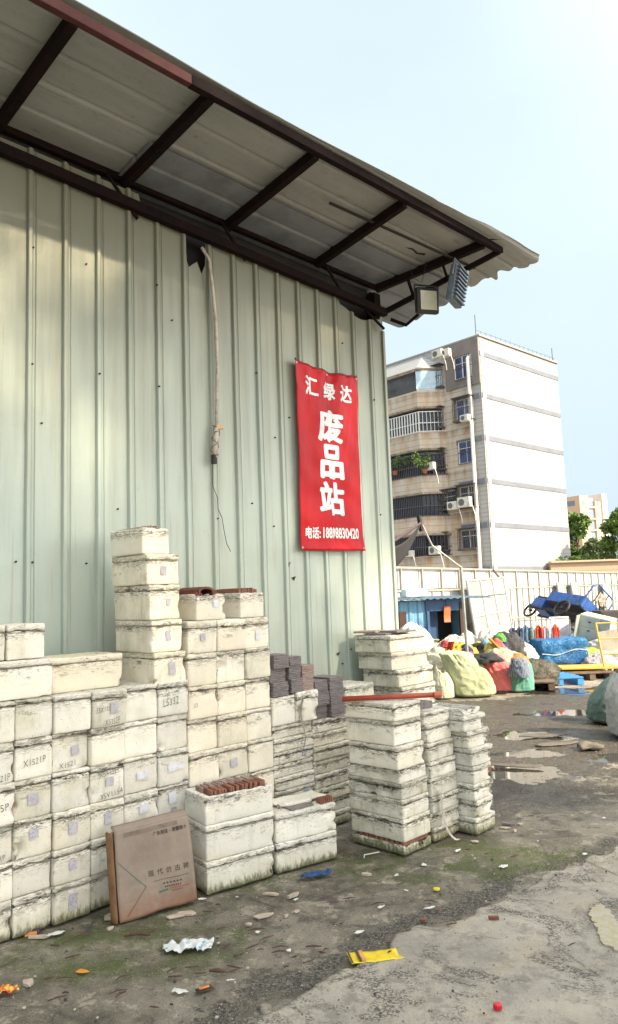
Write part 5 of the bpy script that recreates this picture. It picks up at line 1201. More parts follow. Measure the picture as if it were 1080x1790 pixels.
PALEG = sackmat('pale_green_woven', (.42, .45, .28), (.30, .34, .20)); PINKS = sackmat('pink_woven', (.72, .17, .17), (.58, .10, .12)); TEAL = sackmat('teal_woven', (.10, .30, .24), (.16, .36, .28)); WHS = sackmat('white_woven', (.52, .52, .50), (.40, .40, .41)); DKG = sackmat('dark_green_woven', (.13, .20, .17), (.09, .14, .12)); CREAMS = sackmat('cream_woven', (.56, .54, .40), (.42, .42, .28))
GS = 'stuffed sacks heaped in front of the hoarding'
sack('woven_sack', gq(828, 1221, 0, .36, 0), .68, .62, .70, PALEG, 'large pale green woven sack slumped in front of the heap', group=GS, lean=(-.42, .05), neck=.66, seed=2, bulge=.3, tied=False)
sack('woven_sack', gq(876, 1214, 0, .45, 0), .56, .5, .60, PINKS, 'pink woven sack with dark clothes spilling from its mouth', group=GS, lean=(-.40, .05), neck=.95, seed=4, bulge=.45, tied=False)
sack('woven_sack', gq(908, 1213, 0, .40, 0), .44, .5, .46, TEAL, 'teal green sack standing beside the pink one', group=GS, lean=(.04, 0), neck=.75, seed=5, bulge=.5, tied=False)
sack('woven_sack', gq(777, 1224, 0, .25, 0), .30, .34, .38, CREAMS, 'small cream sack at the foot of the heap by the corner stack', group=GS, lean=(-.05, .0), neck=.5, seed=6)
sack('woven_sack', gq(757, 1205, 0, 1.0, 0), .6, .6, .70, PALEG, 'tall pale green sack behind the small cream one', group=GS, lean=(-.05, 0), neck=.7, seed=7)
sack('woven_sack', gq(755, 1190, .1, 1.9, 0), .8, .6, .88, WHS, 'white woven sack rising behind the leaning corner stack', group=GS, lean=(.05, 0), neck=.7, seed=8)
sack('plastic_bag', gq(795, 1200, -.1, .8, 0), .55, .5, .70, mat_cloth('clear_pinkish_plastic', (.66, .60, .60), (.60, .40, .40), .3, 0, 4, .8), 'translucent white bag with a red band, behind the large pale sack', cat='bag', lean=(.1, 0), neck=.6, seed=9)
rb = empty('red_cloth_strip', gq(775, 1214, .02, .55, .16), label='bright red strip hanging down beside the translucent bag', cat='cloth strip'); MB().grid(lambda a, b: (a*.09+.12*b+.02*math.sin(b*6), .03*math.sin(a*6), b*.62), 4, 12).build('cloth', mat_cloth('red_cloth', (.55, .03, .02)), rb, solid=.01)
pl_ = sackmat('blue_plaid', (.03, .08, .24), (.12, .18, .28), stripes=('X', 14, (.26, .26, .20)))
def heap(name, l, w, d, h, mat, label, cat='cloth', seed=1, group='clothes and bags heaped behind the sacks', rz=0, fold=.16):
    root = empty(name, l, rz, label=label, cat=cat, group=group)
    def fn(a, b):
        th = a*2*math.pi; ph = b*math.pi/2; c, s_ = math.cos(th)*math.cos(ph), math.sin(th)*math.cos(ph); z = math.sin(ph)
        f = 1+.30*mn.noise(Vector((c*1.3+seed*4, s_*1.3, z*1.3)))+fold*(1-2*abs(mn.noise(Vector((c*3.4-seed, s_*3.4, z*4+seed*2)))))+.05*mn.noise(Vector((c*9, s_*9, z*9+seed)))
        return (c*w/2*f, s_*d/2*f, max(0, z**.75*h*(1+.35*(f-1))-.02))
    MB().grid(fn, 48, 22).build('cloth', mat, root, smooth=True); return root
heap('plaid_bundle', gq(900, 1222, .10, .6, .26), .32, .34, .30, pl_, 'blue plaid bundle resting on the teal sack', 'bundle', 3)
heap('black_clothes', gq(853, 1222, -.02, .5, .50), .50, .5, .15, mat_cloth('black_cloth', (.02, .02, .025)), 'black clothes spilling over the pink sack', 'clothes', 5)
heap('dark_tarpaulin', gq(932, 1203, .0, .5, .02), .80, .7, .42, mat_cloth('dark_olive_tarp', (.045, .045, .032), (.08, .078, .055), .55, 0, 3, 1), 'dark olive tarpaulin slumped beside the blue bag', 'tarpaulin', 6, rz=-.5)
def hp_(px, py, d, zb=0): q = atd(px, py, d); return Vector((q.x, q.y, max(0, q.z)))
cols_ = [(720, 1110, 13.6, .75, .42, (.66, .64, .60), 'white plastic sheet bundle at the hut side'), (805, 1138, 13.2, .55, .36, (.75, .42, .03), 'orange yellow bag behind the pole'), (838, 1135, 13.6, .6, .34, (.78, .50, .04), 'yellow bag with the orange strap, beyond the pole'),
         (848, 1158, 12.9, .45, .30, (.10, .50, .55), 'turquoise bag in the middle of the heap'), (825, 1152, 12.9, .35, .22, (.60, .10, .22), 'pink red bundle below the yellow bags'), (874, 1150, 12.9, .55, .36, (.42, .48, .34), 'greyish green sack beside the turquoise bag'), (862, 1110, 14.2, .7, .3, (.68, .66, .64), 'white bundle at the crest of the heap'),
         (882, 1118, 14.0, .55, .28, (.025, .025, .03), 'black bin bag at the crest of the heap'), (900, 1120, 14.1, .4, .26, (.03, .03, .05), 'small black bag beside the hanging clothes'), (905, 1165, 12.9, .42, .50, (.75, .22, .03), 'orange sack leaning beside the blue plaid bundle'), (916, 1140, 14.2, .4, .4, (.68, .64, .58), 'white sack with clothes, under the clothes rail'),
         (872, 1128, 13.5, .35, .18, (.70, .12, .10), 'red scrap cloth among the heap'), (790, 1128, 13.4, .6, .36, (.62, .55, .52), 'off-white plastic bag right of the hut'), (770, 1150, 13.0, .6, .4, (.60, .58, .46), 'cream plastic bag under the hut door'), (916, 1165, 13.4, .3, .3, (.55, .50, .56), 'lilac bag behind the dark tarpaulin'),
         (856, 1130, 13.3, .3, .2, (.45, .42, .12), 'mustard cloth beside the orange strap'), (815, 1120, 14.2, .5, .3, (.70, .68, .66), 'white carrier bag at the rear by the pole'), (838, 1165, 12.6, .4, .2, (.62, .58, .60), 'pale pink white bag above the large pale sack'), (1005, 1130, 16.9, .6, .5, (.66, .66, .66), 'white sack rear of the blue bag'), (1034, 1150, 16.4, .8, .5, (.70, .70, .68), 'white bags under the grey cabinet'), (1062, 1150, 16.2, .8, .55, (.68, .66, .68), 'white bag behind the yellow trolley'), (1076, 1120, 16.5, .9, .8, (.70, .68, .64), 'white sheet heap at the picture edge'), (1046, 1160, 15.7, .5, .35, (.42, .40, .45), 'grey lilac bag seen through the yellow trolley')]
for i, (px, py, d, w, h, c, lab) in enumerate(cols_):
    q = atd(px, py, d); z = max(0, q.z-h*.6); b = heap('scrap_bag' if 'bag' in lab or 'sack' in lab else 'cloth_bundle', (q.x, q.y, 0), w*1.15, w*.9, z+h, mat_cloth('heap_cloth', c, tuple(min(1, k*.75+.02) for k in c), .6, 0, 5, .8), lab, 'bag' if 'bag' in lab or 'sack' in lab else 'cloth', 20+i, fold=.2)
HC = [('crimson', (.55, .04, .06)), ('mustard', (.60, .40, .04)), ('turquoise', (.05, .42, .45)), ('navy', (.03, .05, .16)), ('white', (.66, .65, .62)), ('pink', (.66, .30, .36)), ('black', (.02, .02, .025)), ('beige', (.46, .40, .30)), ('bright green', (.12, .42, .10)), ('sky blue', (.20, .42, .60)), ('brown', (.14, .08, .05)), ('orange', (.72, .24, .03))]
HM = {k: mat_cloth('crumpled_cloth', c, tuple(x_*.7 for x_ in c), .7, 0, 7, 1.0) for k, c in HC}
rr = random.Random(91); hk = 0
for (lx0, lx1, ly0, ly1, dd0, where) in [(775, 815, 1120, 1150, 12.9, 'on the heap before the metal pole'), (822, 862, 1112, 1140, 13.4, 'on the heap just past the metal pole'), (862, 905, 1108, 1140, 13.7, 'on the heap crest above the pink sack'), (885, 925, 1140, 1165, 13.0, 'on the heap above the teal sack')]:
    for k_ in range(9):
        nm_, c = HC[(k_*5+hk) % 12]; q = atd(rr.uniform(lx0, lx1), rr.uniform(ly0, ly1), dd0+rr.uniform(-.2, .5)); w_ = rr.uniform(.14, .30)
        heap('crumpled_cloth', (q.x, q.y, max(.05, q.z-.12)), w_, w_*rr.uniform(.6, 1), rr.uniform(.10, .20), HM[nm_], f'{nm_} crumpled cloth {where}', 'cloth', 200+hk*9+k_, fold=.3)
    hk += 1
q = atd(868, 1128, 13.2); st_ = empty('orange_strap', q, label='broad orange strap lying on the heap behind the pole', cat='strap'); MB().bar((-.12, 0, .12), (.14, .05, -.16), .10, .02).build('webbing', simple('orange_webbing', (.80, .30, .02), .6), st_, bevel=.004)
q = atd(1032, 1155, 15.9); yb2 = heap('green_sack', (q.x, q.y, 0), .5, .5, .42, mat_cloth('green_yellow_bag', (.55, .62, .06), (.10, .42, .06), .5, 0, 4, .6), 'lime green and yellow bag beside the blue bag', 'bag', 51)
# blue tarp bag on pallets
BT = mat_cloth('blue_tarpaulin', (.010, .13, .38), (.03, .24, .52), .35, 0, 6, 1.0)
q0 = gp(943, 1178); q1 = gp(1020, 1178); v = q1-q0; bw = .88; brz = .05
bb = empty('blue_bulk_bag', (q0.x+.62, q0.y+.75, .11), brz, label='crinkled bright blue tarpaulin bulk bag with tied string, on wooden pallets', cat='bulk bag')
me = rbox(bw, .8, .50, .08, .035, 61, .012, [], 0)
for v_ in me.vertices:
    c_ = v_.co; w_n = 1-2*abs(mn.noise(Vector((c_.x*3+1, c_.y*3, c_.z*4)))); s_ = 1+.06*w_n+.05*(1-2*abs(mn.noise(c_*8)))+.02*mn.noise(c_*20)-.05*math.sin(c_.z/.58*3.1)*0-.07*math.exp(-((c_.z-.27-.1*c_.x)/.05)**2)
    c_.x *= s_; c_.y *= s_; c_.z += .02*math.sin(c_.x*6)*(c_.z/.58)
mesh_obj('tarpaulin', me, BT, bb)
MB().tube([(x_, -.445-.01*math.sin(x_*14), .25+.1*x_+.03*math.sin(x_*9)) for x_ in np.linspace(-.48, .48, 14)], .008, 4).build('string', simple('pale_string', (.5, .55, .6)), bb)
def pallet(l, rz, w, d, mat, label):
    r_ = empty('pallet', l, rz, label=label, cat='pallet', group='pallets under the blue bulk bag')
    for i in range(5): MB().box((0, -d/2+.05+(d-.1)*i/4, .115), (w, .09, .02)).build('deck_board', mat, r_)
    for x_ in (-w/2+.05, 0, w/2-.05):
        MB().box((x_, 0, .055), (.10, d, .075)).build('block_row', mat, r_); MB().box((x_, 0, .009), (.1, d+.01, .018)).build('bottom_board', mat, r_)
BLP = simple('blue_plastic_pallet', (.05, .26, .62), .5, 0, .25); WD = simple('weathered_wood', (.16, .11, .08), .85, 0, .5, 9, .4)
pallet(gq(966, 1199, .0, .45, 0), .02, .78, .8, BLP, 'blue plastic pallet poking out from under the blue bag')
pallet(gq(1010, 1190, .1, .5, 0), .05, .8, .8, WD, 'dark wooden pallet under the end of the blue bag')
pallet(gq(920, 1210, .05, .5, 0), -.3, .8, .5, WD, 'dark wooden pallet under the dark tarpaulin')
# clothes rail
rl = atd(903, 1150, 15.9); rr_ = atd(1000, 1150, 16.1); cr0 = Vector((rl.x, rl.y, 0)); cr1 = Vector((rr_.x, rr_.y, 0)); rz_top = atd(950, 1084, 16).z
rack = empty('clothes_rail', cr0, label='thin metal clothes rail with garments hanging behind the blue bag', cat='clothes rail'); cv = cr1-cr0; m = MB()
MB().tube([(0, 0, rz_top), (cv.x, cv.y, rz_top+.03)], .012, 6).build('rail', simple('dull_steel', (.3, .3, .3), .4, .5), rack)
for e_ in (Vector((0, 0, 0)), cv): MB().tube([tuple(e_), tuple(e_+Vector((0, 0, rz_top)))], .014, 6).build('upright', bpy.data.materials['dull_steel'], rack)
def garment(px, py, wpx, hpx, c, lab, kind='shirt', seed=1):
    q = atd(px, py, 15.9+.2*(px-903)/97); k = 16/FPX; w = wpx*k; h = hpx*k
    r_ = empty('garment', q, .3*math.sin(seed), label=lab, cat='garment', group='clothes hanging on the rail'); mt = mat_cloth('garment_cloth', c, tuple(x_*.7 for x_ in c), .8, 0, 6, .6)
    def fn(a, b):
        sh = .35+.65*min(1, b*6) if kind == 'shirt' else .85; t_ = a-.5
        return (t_*w*(sh+.15*b), .03*math.sin(a*14+seed+b*2)*(.4+b)+.02, -b*h-(abs(t_)*.12*h if b < .15 else 0)+.02*math.sin(a*9+seed)*b)
    if kind == 'shirt':
        MB().grid(fn, 16, 16).build('body', mt, r_, smooth=True, solid=.02)
        for s_ in (-1, 1): MB().grid(lambda a, b: (s_*(w*.36+.10*w*b)+(a-.5)*w*.26, .03*math.sin(a*6)+.01, -.06-b*h*.62), 5, 8).build('sleeve', mt, r_, smooth=True, solid=.02)
    else:
        for s_ in (-1, 1): MB().grid(lambda a, b: (s_*w*.24+(a-.5)*w*.46, .04*math.sin(a*5+b*4+s_), -b*h), 8, 14).build('leg', mt, r_, smooth=True, solid=.03)
    MB().tube([(0, .01, .06), (.02, .01, .10), (0, .01, .12)], .006, 4).build('hanger_hook', bpy.data.materials['dull_steel'], r_)
for i, g_ in enumerate([(896, 1097, 16, 30, (.10, .08, .22), 'navy top at the near end of the rail', 'shirt'), (908, 1096, 14, 40, (.03, .03, .06), 'black garment beside the denim one', 'shirt'), (919, 1092, 20, 62, (.11, .20, .33), 'long blue denim garment on the rail', 'shirt'), (917, 1120, 14, 45, (.10, .18, .30), 'blue jeans hanging below the denim top', 'legs'), (941, 1092, 10, 38, (.70, .07, .02), 'red shirt nearer the denim garment', 'shirt'), (953, 1093, 9, 36, (.66, .45, .52), 'pale pink top between the two red shirts', 'shirt'), (963, 1096, 12, 34, (.70, .70, .72), 'white shirt between the two red shirts', 'shirt'), (971, 1091, 9, 30, (.75, .08, .03), 'red shirt farther from the denim garment', 'shirt'), (931, 1095, 7, 34, (.35, .38, .30), 'grey green top beside the denim garment', 'shirt')]):
    garment(*g_[:6], g_[6], seed=i+1)
o = atd(980, 1128, 16.6); wb = empty('white_board', (o.x, o.y, 0), .1, label='upright white board behind the hanging clothes', cat='board'); MB().box((0, 0, .5), (.42, .03, 1.0)).build('board', WHITE, wb, bevel=.005)
MB().box((0, -.02, .5), (.36, .012, .94)).build('face', simple('lilac_white_face', (.66, .62, .70), .5), wb)
# tipped cargo tricycle
TB = simple('blue_vehicle_paint', (.03, .12, .42), .45, .1, .6, 9, .2, dark=(.05, .035, .03)); TR = simple('rusty_dark_chassis', (.045, .04, .045), .7, .2, .5)
tc_ = atd(1030, 1082, 17.5); tri = empty('cargo_tricycle', tc_, label='blue cargo tricycle tipped up on the scrap heap, its rack in the air', cat='cargo tricycle'); _x = Vector((.36, -.91, -.12)).normalized(); _y = Vector((.74, .1, -.66)); _y = (_y-_x*_y.dot(_x)).normalized(); _z = _x.cross(_y)
tri.rotation_euler = Matrix((_x, _y, _z)).transposed().to_euler(); tri.scale = (.86, .86, .86); tri.location = atd(1036, 1068, 17.6)-(_x*.65+_z*.2)*.86
m = MB()
m.box((0, 0, .04), (1.3, .8, .03)).build('bed_floor', TR, tri)
def side(c, d, nm='bed_side'):
    m = MB().box(c, d); L = max(d[0], d[1]); ax = 0 if d[0] > d[1] else 1
    for i in range(4):
        p = list(c); p[ax] += -L/2+L*(i+.5)/4; q_ = [.03, .05, d[2]-.06] if ax == 0 else [.05, .03, d[2]-.06]; m.box(p, q_)
    m.build(nm, TB, tri, bevel=.004)
side((0, -.40, .2), (1.3, .025, .30)); side((0, .40, .2), (1.3, .025, .30)); side((.65, 0, .2), (.025, .8, .30), 'tailgate'); side((-.65, 0, .2), (.025, .8, .30), 'front_board')
MB().box((-1.0, -.05, .0), (.45, .55, .28)).build('seat_box', TB, tri, bevel=.02); MB().box((-1.0, -.05, .18), (.42, .5, .07)).build('seat', BLK, tri, bevel=.02)
hoop = [(.62, -.40, .34), (.64, -.40, .72), (.66, -.32, .82), (.66, .32, .82), (.64, .40, .72), (.62, .40, .34)]; MB().tube(hoop, .022, 8).build('rear_hoop', TB, tri)
MB().tube([(.64, -.14, .34), (.65, -.14, .8)], .015, 6).build('hoop_bar', TR, tri); MB().tube([(.64, .14, .34), (.65, .14, .8)], .015, 6).build('hoop_bar', TR, tri)
MB().box((.65, .02, .58), (.02, .30, .28)).build('printed_plate', simple('worn_cream_plate', (.50, .42, .35), .6, 0, .9, 16, 0, dark=(.15, .08, .07)), tri)
MB().bar((-1.4, -.2, -.12), (.6, -.2, -.1), .06, .08).build('chassis_rail', TR, tri); MB().bar((-1.4, .2, -.12), (.6, .2, -.1), .06, .08).build('chassis_rail', TR, tri)
def wheel(par, c, R_, ax, w=.08, tyre=BLK, rim=None):
    wv = Vector(ax).normalized(); a = Vector((0, 0, 1)) if abs(wv.z) < .9 else Vector((1, 0, 0)); e1 = wv.cross(a).normalized(); e2 = wv.cross(e1); c = Vector(c); pts = [c+(e1*math.cos(t_)+e2*math.sin(t_))*R_*.88 for t_ in np.linspace(0, 2*math.pi, 25)]
    wl = MB().tube([tuple(c-wv*w*.5), tuple(c+wv*w*.5)], R_*.16, 10).build('wheel', rim or TR, par)
    MB().tube(pts, R_*.13, 8, cap=False).build('tyre', tyre, wl, smooth=True); m = MB()
    for i in range(8): t_ = i*math.pi/4; m.tube([tuple(c), tuple(c+(e1*math.cos(t_)+e2*math.sin(t_))*R_*.8)], R_*.035, 4)
    m.build('rim', rim or TR, wl)
wheel(tri, (.25, -.52, -.18), .25, (0, 1, 0)); wheel(tri, (.25, .52, -.18), .25, (0, 1, 0)); wheel(tri, (-1.55, 0, -.12), .24, (0, 1, 0))
q = atd(993, 1112, 16.9); wh1 = empty('loose_wheel', q, label='rusty pale spoked wheel with fork propped beside the white board', cat='wheel'); wheel(wh1, (0, 0, 0), .21, (.35, 1, .1), rim=simple('cream_rim', (.45, .36, .27), .6, 0, .5))
MB().tube([(.02, -.12, .0), (.42, -.14, .36)], .022, 6).build('fork', simple('chromed_steel', (.6, .6, .6), .25, .8), wh1); MB().box((.26, .06, -.02), (.3, .2, .28), Matrix.Rotation(.5, 3, 'Y')).build('mudguard', TB, wh1, bevel=.02)
# support heap under the tricycle
q = atd(1015, 1100, 18.0); heap('scrap_pile_sheet', (q.x, q.y, 0), 1.9, 1.2, .85, mat_cloth('scrap_dark_cloth', (.12, .10, .09), (.35, .30, .26)), 'dark scrap heap under the tipped tricycle', 'scrap heap', 71, group=None)
# cabinet
CG = simple('grey_green_cabinet', (.40, .44, .42), .4, .2, .25, 4, 0); CC = simple('cream_cabinet_side', (.66, .62, .50), .5, 0, .25, 4, 0)
q = atd(1044, 1100, 16.4); cb2 = empty('steel_cabinet', q+Vector((0, .15, -.22)), label='grey steel cabinet with cream side lying askew on the scrap heap', cat='cabinet'); cb2.rotation_euler = (rad(4), rad(14), rad(-38))
MB().box((0, .0, .25), (.62, .40, .50)).build('carcass', CC, cb2, bevel=.006)
MB().box((-.10, -.208, .37), (.40, .016, .22)).build('door', CG, cb2, bevel=.003); MB().box((-.10, -.208, .13), (.40, .016, .22)).build('door', CG, cb2, bevel=.003); MB().box((.2, -.21, .25), (.19, .012, .48)).build('door', CG, cb2, bevel=.003)
MB().box((-.31, -.32, .25), (.015, .22, .46)).build('open_door', CG, cb2); MB().box((-.10, -.222, .37), (.05, .01, .02)).build('handle', BLK, cb2); MB().box((-.10, -.222, .19), (.05, .01, .02)).build('handle', BLK, cb2)
q = atd(1040, 1135, 16.6); heap('scrap_bundle', (q.x, q.y, 0), 1.1, .7, .44, mat_cloth('dull_scrap', (.35, .32, .28), (.12, .10, .09)), 'dull brown scrap bundle propping the grey cabinet', 'scrap heap', 73, group=None)
q = atd(1062, 1075, 17.2); db = empty('dark_crate', (q.x, q.y, 0), .1, label='tall dark crate behind the grey cabinet', cat='crate'); MB().box((0, 0, .55), (.5, .4, 1.08)).build('box', simple('dark_brown_board', (.06, .05, .05), .8), db, bevel=.01); MB().box((0, -.21, .55), (.44, .02, 1.0)).build('front_board', simple('dark_board', (.04, .035, .035), .8), db)
# cages at the picture edge
q = atd(1083, 1060, 17.8); cg_ = empty('wire_cage', (q.x, q.y, 0), label='rusty wire cage rack at the picture edge behind the cabinet', cat='cage'); m = MB()
for i in range(7): m.tube([(-.45+i*.15, 0, 0), (-.45+i*.15, 0, 1.3)], .012, 5); 
for i in range(7): m.tube([(-.45, 0, i*.21), (.45, 0, i*.21)], .012, 5)
m.build('front_mesh', FR, cg_); m = MB()
for s_ in (-.45, .45):
    for i in range(4): m.tube([(s_, i*.2, 0), (s_, i*.2, 1.3)], .012, 5)
m.build('side_mesh', FR, cg_); MB().box((0, .3, .02), (.9, .6, .03)).build('base', FR, cg_)
q = atd(1073, 1128, 15.9); wbx = empty('wooden_board', (q.x, q.y, 0), -.2, label='pale beige board leaning at the picture edge behind the trolley', cat='board'); MB().box((.1, 0, .38), (.7, .05, .76), Matrix.Rotation(-.15, 3, 'Y')).build('board', simple('beige_board', (.50, .44, .36), .7), wbx); MB().box((.1, .04, .38), (.6, .03, .6)).build('backing', WD, wbx)
# yellow trolley
YL = simple('yellow_trolley_paint', (.72, .45, .08), .5, .1, .25, 10, 0); t0 = gq(1046, 1186, .0, .1, 0); tr_ = empty('yellow_trolley', t0, -.12, label='yellow platform trolley with a ladder-like push handle', cat='trolley')
MB().box((-.12, .25, .17), (1.0, .55, .035)).build('platform', YL, tr_, bevel=.005); m = MB()
for s_, e_ in ((.12, .03), (.46, .40)): m.tube([(s_, .02, .18), (e_-.0, .02, .95)], .018, 6)
for f in (.3, .65, 1.0): m.tube([(.12-.09*f, .02, .18+.77*f), (.46-.06*f, .02, .18+.77*f)], .014, 6)
m.build('push_handle', YL, tr_)
for (x_, y_) in ((.05, .05), (.32, .05), (-.5, .45), (.32, .45)):
    cs_ = MB().box((x_, y_, .125), (.06, .07, .06)).build('caster', STEEL, tr_); MB().tube([(x_-.02, y_, .062), (x_+.02, y_, .062)], .06, 14).build('caster_wheel', BLK, cs_)
# right edge sacks
sack('woven_sack', gq(1056, 1268, .12, .35, 0), .62, .6, .56, DKG, 'dark green sack lying at the picture edge near the puddles', group='sacks cut by the picture edge', lean=(.35, 0), neck=.4, seed=21, bulge=.35)
sack('woven_sack', gq(1100, 1295, .12, .3, 0), .62, .6, .66, WHS, 'greyish white bulging sack cut by the picture edge', group='sacks cut by the picture edge', lean=(-.05, .1), neck=.5, seed=22, bulge=.5)
# ------------------------------------------------------------ litter on the ground
def gz(x, y):
    X = np.array(float(x)); Y = np.array(float(y)); d = float(seg_d(X, Y, SLAB))
    return .008 if d < 0 else -.004
def item(name, px, py, label, cat, group=None, rz=0, dz=0):
    q = gnd(px, py); return empty(name, (q[0], q[1], gz(q[0], q[1])+dz), rz, label=label, cat=cat, group=group)
def sheet_poly(r_, pts, mat, amp=.008, seed=1, nm='sheet', th=.0015, n_=14, kx=3.2):
    xs_ = [p[0] for p in pts]; ys_ = [p[1] for p in pts]; b = bmesh.new(); f = b.faces.new([b.verts.new((p[0], p[1], 0)) for p in pts])
    st = max(max(xs_)-min(xs_), max(ys_)-min(ys_))/n_
    for ax, lo, hi in ((0, min(xs_), max(xs_)), (1, min(ys_), max(ys_))):
        k = lo+st
        while k < hi-1e-4:
            p = [0, 0, 0]; p[ax] = k; nn = [0, 0, 0]; nn[ax] = 1; bmesh.ops.bisect_plane(b, geom=b.verts[:]+b.edges[:]+b.faces[:], plane_co=p, plane_no=nn, dist=1e-6); k += st
    L = max(max(xs_)-min(xs_), .01)
    for v_ in b.verts: c_ = v_.co; v_.co.z = .003+amp*(.9+mn.noise(Vector((c_.x*kx/L+seed, c_.y*kx/L, seed)))*1.1+mn.noise(Vector((c_.x*kx*2.7/L, c_.y*kx*2.7/L+seed, seed)))*.7)
    me = bpy.data.meshes.new(nm); b.to_mesh(me); b.free(); me.polygons.foreach_set('use_smooth', [True]*len(me.polygons)); o = mesh_obj(nm, me, mat, r_); md = o.modifiers.new('s', 'SOLIDIFY'); md.thickness = th; return o
def blob_pts(w, d, k=12, seed=1, jag=.3):
    rr = random.Random(seed); return [(math.cos(i*6.283/k)*w/2*(1+rr.uniform(-jag, jag)), math.sin(i*6.283/k)*d/2*(1+rr.uniform(-jag, jag))) for i in range(k)]
YC = simple('yellow_printed_card', (.74, .56, .02), .45, 0, .5, 22, 0, dark=(.5, .36, .05))
yc_ = item('yellow_card_sheet', 655, 1672, 'bright yellow torn card sheet lying on the concrete edge', 'card sheet', rz=.16, dz=.004)
sheet_poly(yc_, [(-.115, -.055), (.02, -.06), (.125, -.05), (.105, -.02), (.108, .045), (.06, .035), (.04, .042), (.0, .036), (-.118, .05)], YC, .004, 3)
MB().box((-.075, -.004, .012), (.010, .10, .002)).build('dark_stripe', simple('brown_print', (.06, .04, .02), .6), yc_); MB().box((-.058, -.004, .0118), (.018, .10, .002)).build('pink_stripe', simple('faded_orange_print', (.62, .33, .12), .6, 0, .4), yc_); MB().box((-.112, -.004, .0115), (.006, .10, .002)).build('dark_stripe', bpy.data.materials['brown_print'], yc_)
pg = item('plastic_bag', 330, 1658, 'crumpled white carrier bag with faint blue print on the wet ground', 'plastic bag', rz=.2)
tpg = NT('white_film'); fx_ = tpg.noise(26, 4, .7); PF = tpg.out(tpg.mix(tpg.rng(fx_, .60, .64), (.66, .68, .70), (.16, .40, .48)), .35); tpg.bump(tpg.noise(30, 4, .7, dist=2), .8, .01)
sheet_poly(pg, [(-.12, .0), (-.115, .05), (-.08, .062), (-.05, .05), (-.02, .07), (.03, .068), (.075, .05), (.12, .045), (.115, .0), (.10, -.05), (.06, -.055), (.03, -.03), (-.02, -.04), (-.07, -.035), (-.1, -.02)], PF, .014, 5, n_=26, kx=8)
bc = item('blue_glove', 552, 1533, 'crumpled dark blue cloth glove lying beside the wide foam boxes', 'glove', rz=.25); BC = mat_cloth('blue_glove_cloth', (.02, .07, .22), (.03, .10, .30), .8, 0, 8, .6)
sheet_poly(bc, [(-.085, -.01), (-.09, .02), (-.06, .04), (-.03, .035), (-.02, .05), (.0, .05), (.005, .035), (.03, .05), (.05, .045), (.085, .04), (.10, .01), (.08, -.02), (.02, -.035), (-.04, -.035)], BC, .016, 7, n_=20, kx=5, th=.004)
cp_ = item('red_bottle_cap', 870, 1767, 'small red plastic bottle cap on the concrete', 'bottle cap'); MB().tube([(0, 0, 0), (0, 0, .016), (0, 0, .019)], [.0155, .0155, .012], 18).build('cap', simple('red_plastic', (.62, .015, .03), .3, 0, 0), cp_)
m = MB()
for i in range(24): a = i*6.283/24; m.box((math.cos(a)*.0158, math.sin(a)*.0158, .008), (.0012, .0012, .013))
m.build('ridges', bpy.data.materials['red_plastic'], cp_)
OR = simple('orange_wrapper', (.70, .22, .04), .5, 0, .3, 30, 0)
def wrapper(px, py, rz, lab, s=1, up=0):
    w_ = item('snack_wrapper', px, py, lab, 'wrapper', 'black and orange wrappers', rz)
    if up: w_.rotation_euler = (rad(70), 0, rz)
    sheet_poly(w_, [(-.045*s, -.022*s), (.045*s, -.02*s), (.043*s, .022*s), (-.046*s, .02*s)], BLK, .002, 4, n_=6); MB().box((0, 0, .0085), (.055*s, .018*s, .002)).build('orange_band', OR, w_)
wrapper(54, 1631, .25, 'black and orange wrapper stuck at the foot of the foam boxes', 1.0, 1); wrapper(357, 1728, .55, 'black and orange wrapper flat on the ground near the white scrap', .8)
oc = item('orange_card_scrap', 144, 1697, 'small orange card scrap on the damp ground', 'card scrap', rz=-.2); sheet_poly(oc, [(-.03, -.012), (.012, -.02), (.034, .002), (-.015, .018)], simple('orange_card_b', (.72, .30, .03), .6), .002, 4, n_=5)
rp = item('red_food_packet', 8, 1735, 'crumpled red and yellow food packet at the picture corner', 'packet', rz=.3); sheet_poly(rp, blob_pts(.12, .06, 12, 4), simple('red_yellow_foil', (.60, .03, .03), .3, 0, 1.2, 26, .5, dark=(.75, .60, .10)), .014, 5, n_=14, kx=6)
WSC = simple('white_scrap', (.68, .68, .66), .6, 0, .2, 20, .2)
scr = [(312, 1733, .07, .04), (98, 1632, .09, .04), (628, 1630, .05, .025), (741, 1512, .04, .03), (665, 1586, .06, .02), (752, 1587, .07, .02), (880, 1515, .07, .04), (403, 1714, .04, .015), (517, 1573, .03, .015), (1022, 1493, .04, .025), (693, 1530, .04, .02), (710, 1557, .03, .015), (800, 1487, .05, .02), (450, 1630, .03, .02), (1055, 1430, .03, .02), (940, 1470, .02, .01), (352, 1572, .05, .02), (505, 1662, .02, .02), (772, 1425, .03, .02)]
wl = ['beside the black and orange wrapper', 'at the foot of the boxes before the cardboard', 'on the rubble strip above the yellow card', 'in front of the middle foam stack', 'on the sandy ground midway to the stacks', 'on the sandy ground past the moss', 'star shaped, in front of the end stack', 'low between the bag and the yellow card', 'small, near the blue glove', 'by the crack at the picture edge', 'on the moss in front of the corner stack', 'small, on moss by the corner stack', 'oval, at the foot of the middle stack', 'on the bare ground below the tile shards', 'far out on the concrete path', 'tiny, on the path past the end stack', 'wedged beside the cardboard box', 'tiny, near the bare centre', 'near the end stack foot']
for i, ((px, py, w, d), ll) in enumerate(zip(scr, wl)):
    r_ = item('paper_scrap', px, py, f"white paper scrap {ll}", 'paper scrap', 'white scraps littering the ground', random.uniform(0, 3)); sheet_poly(r_, blob_pts(w, d, 9, i+3, .35), WSC, .005, i, n_=8, kx=5)
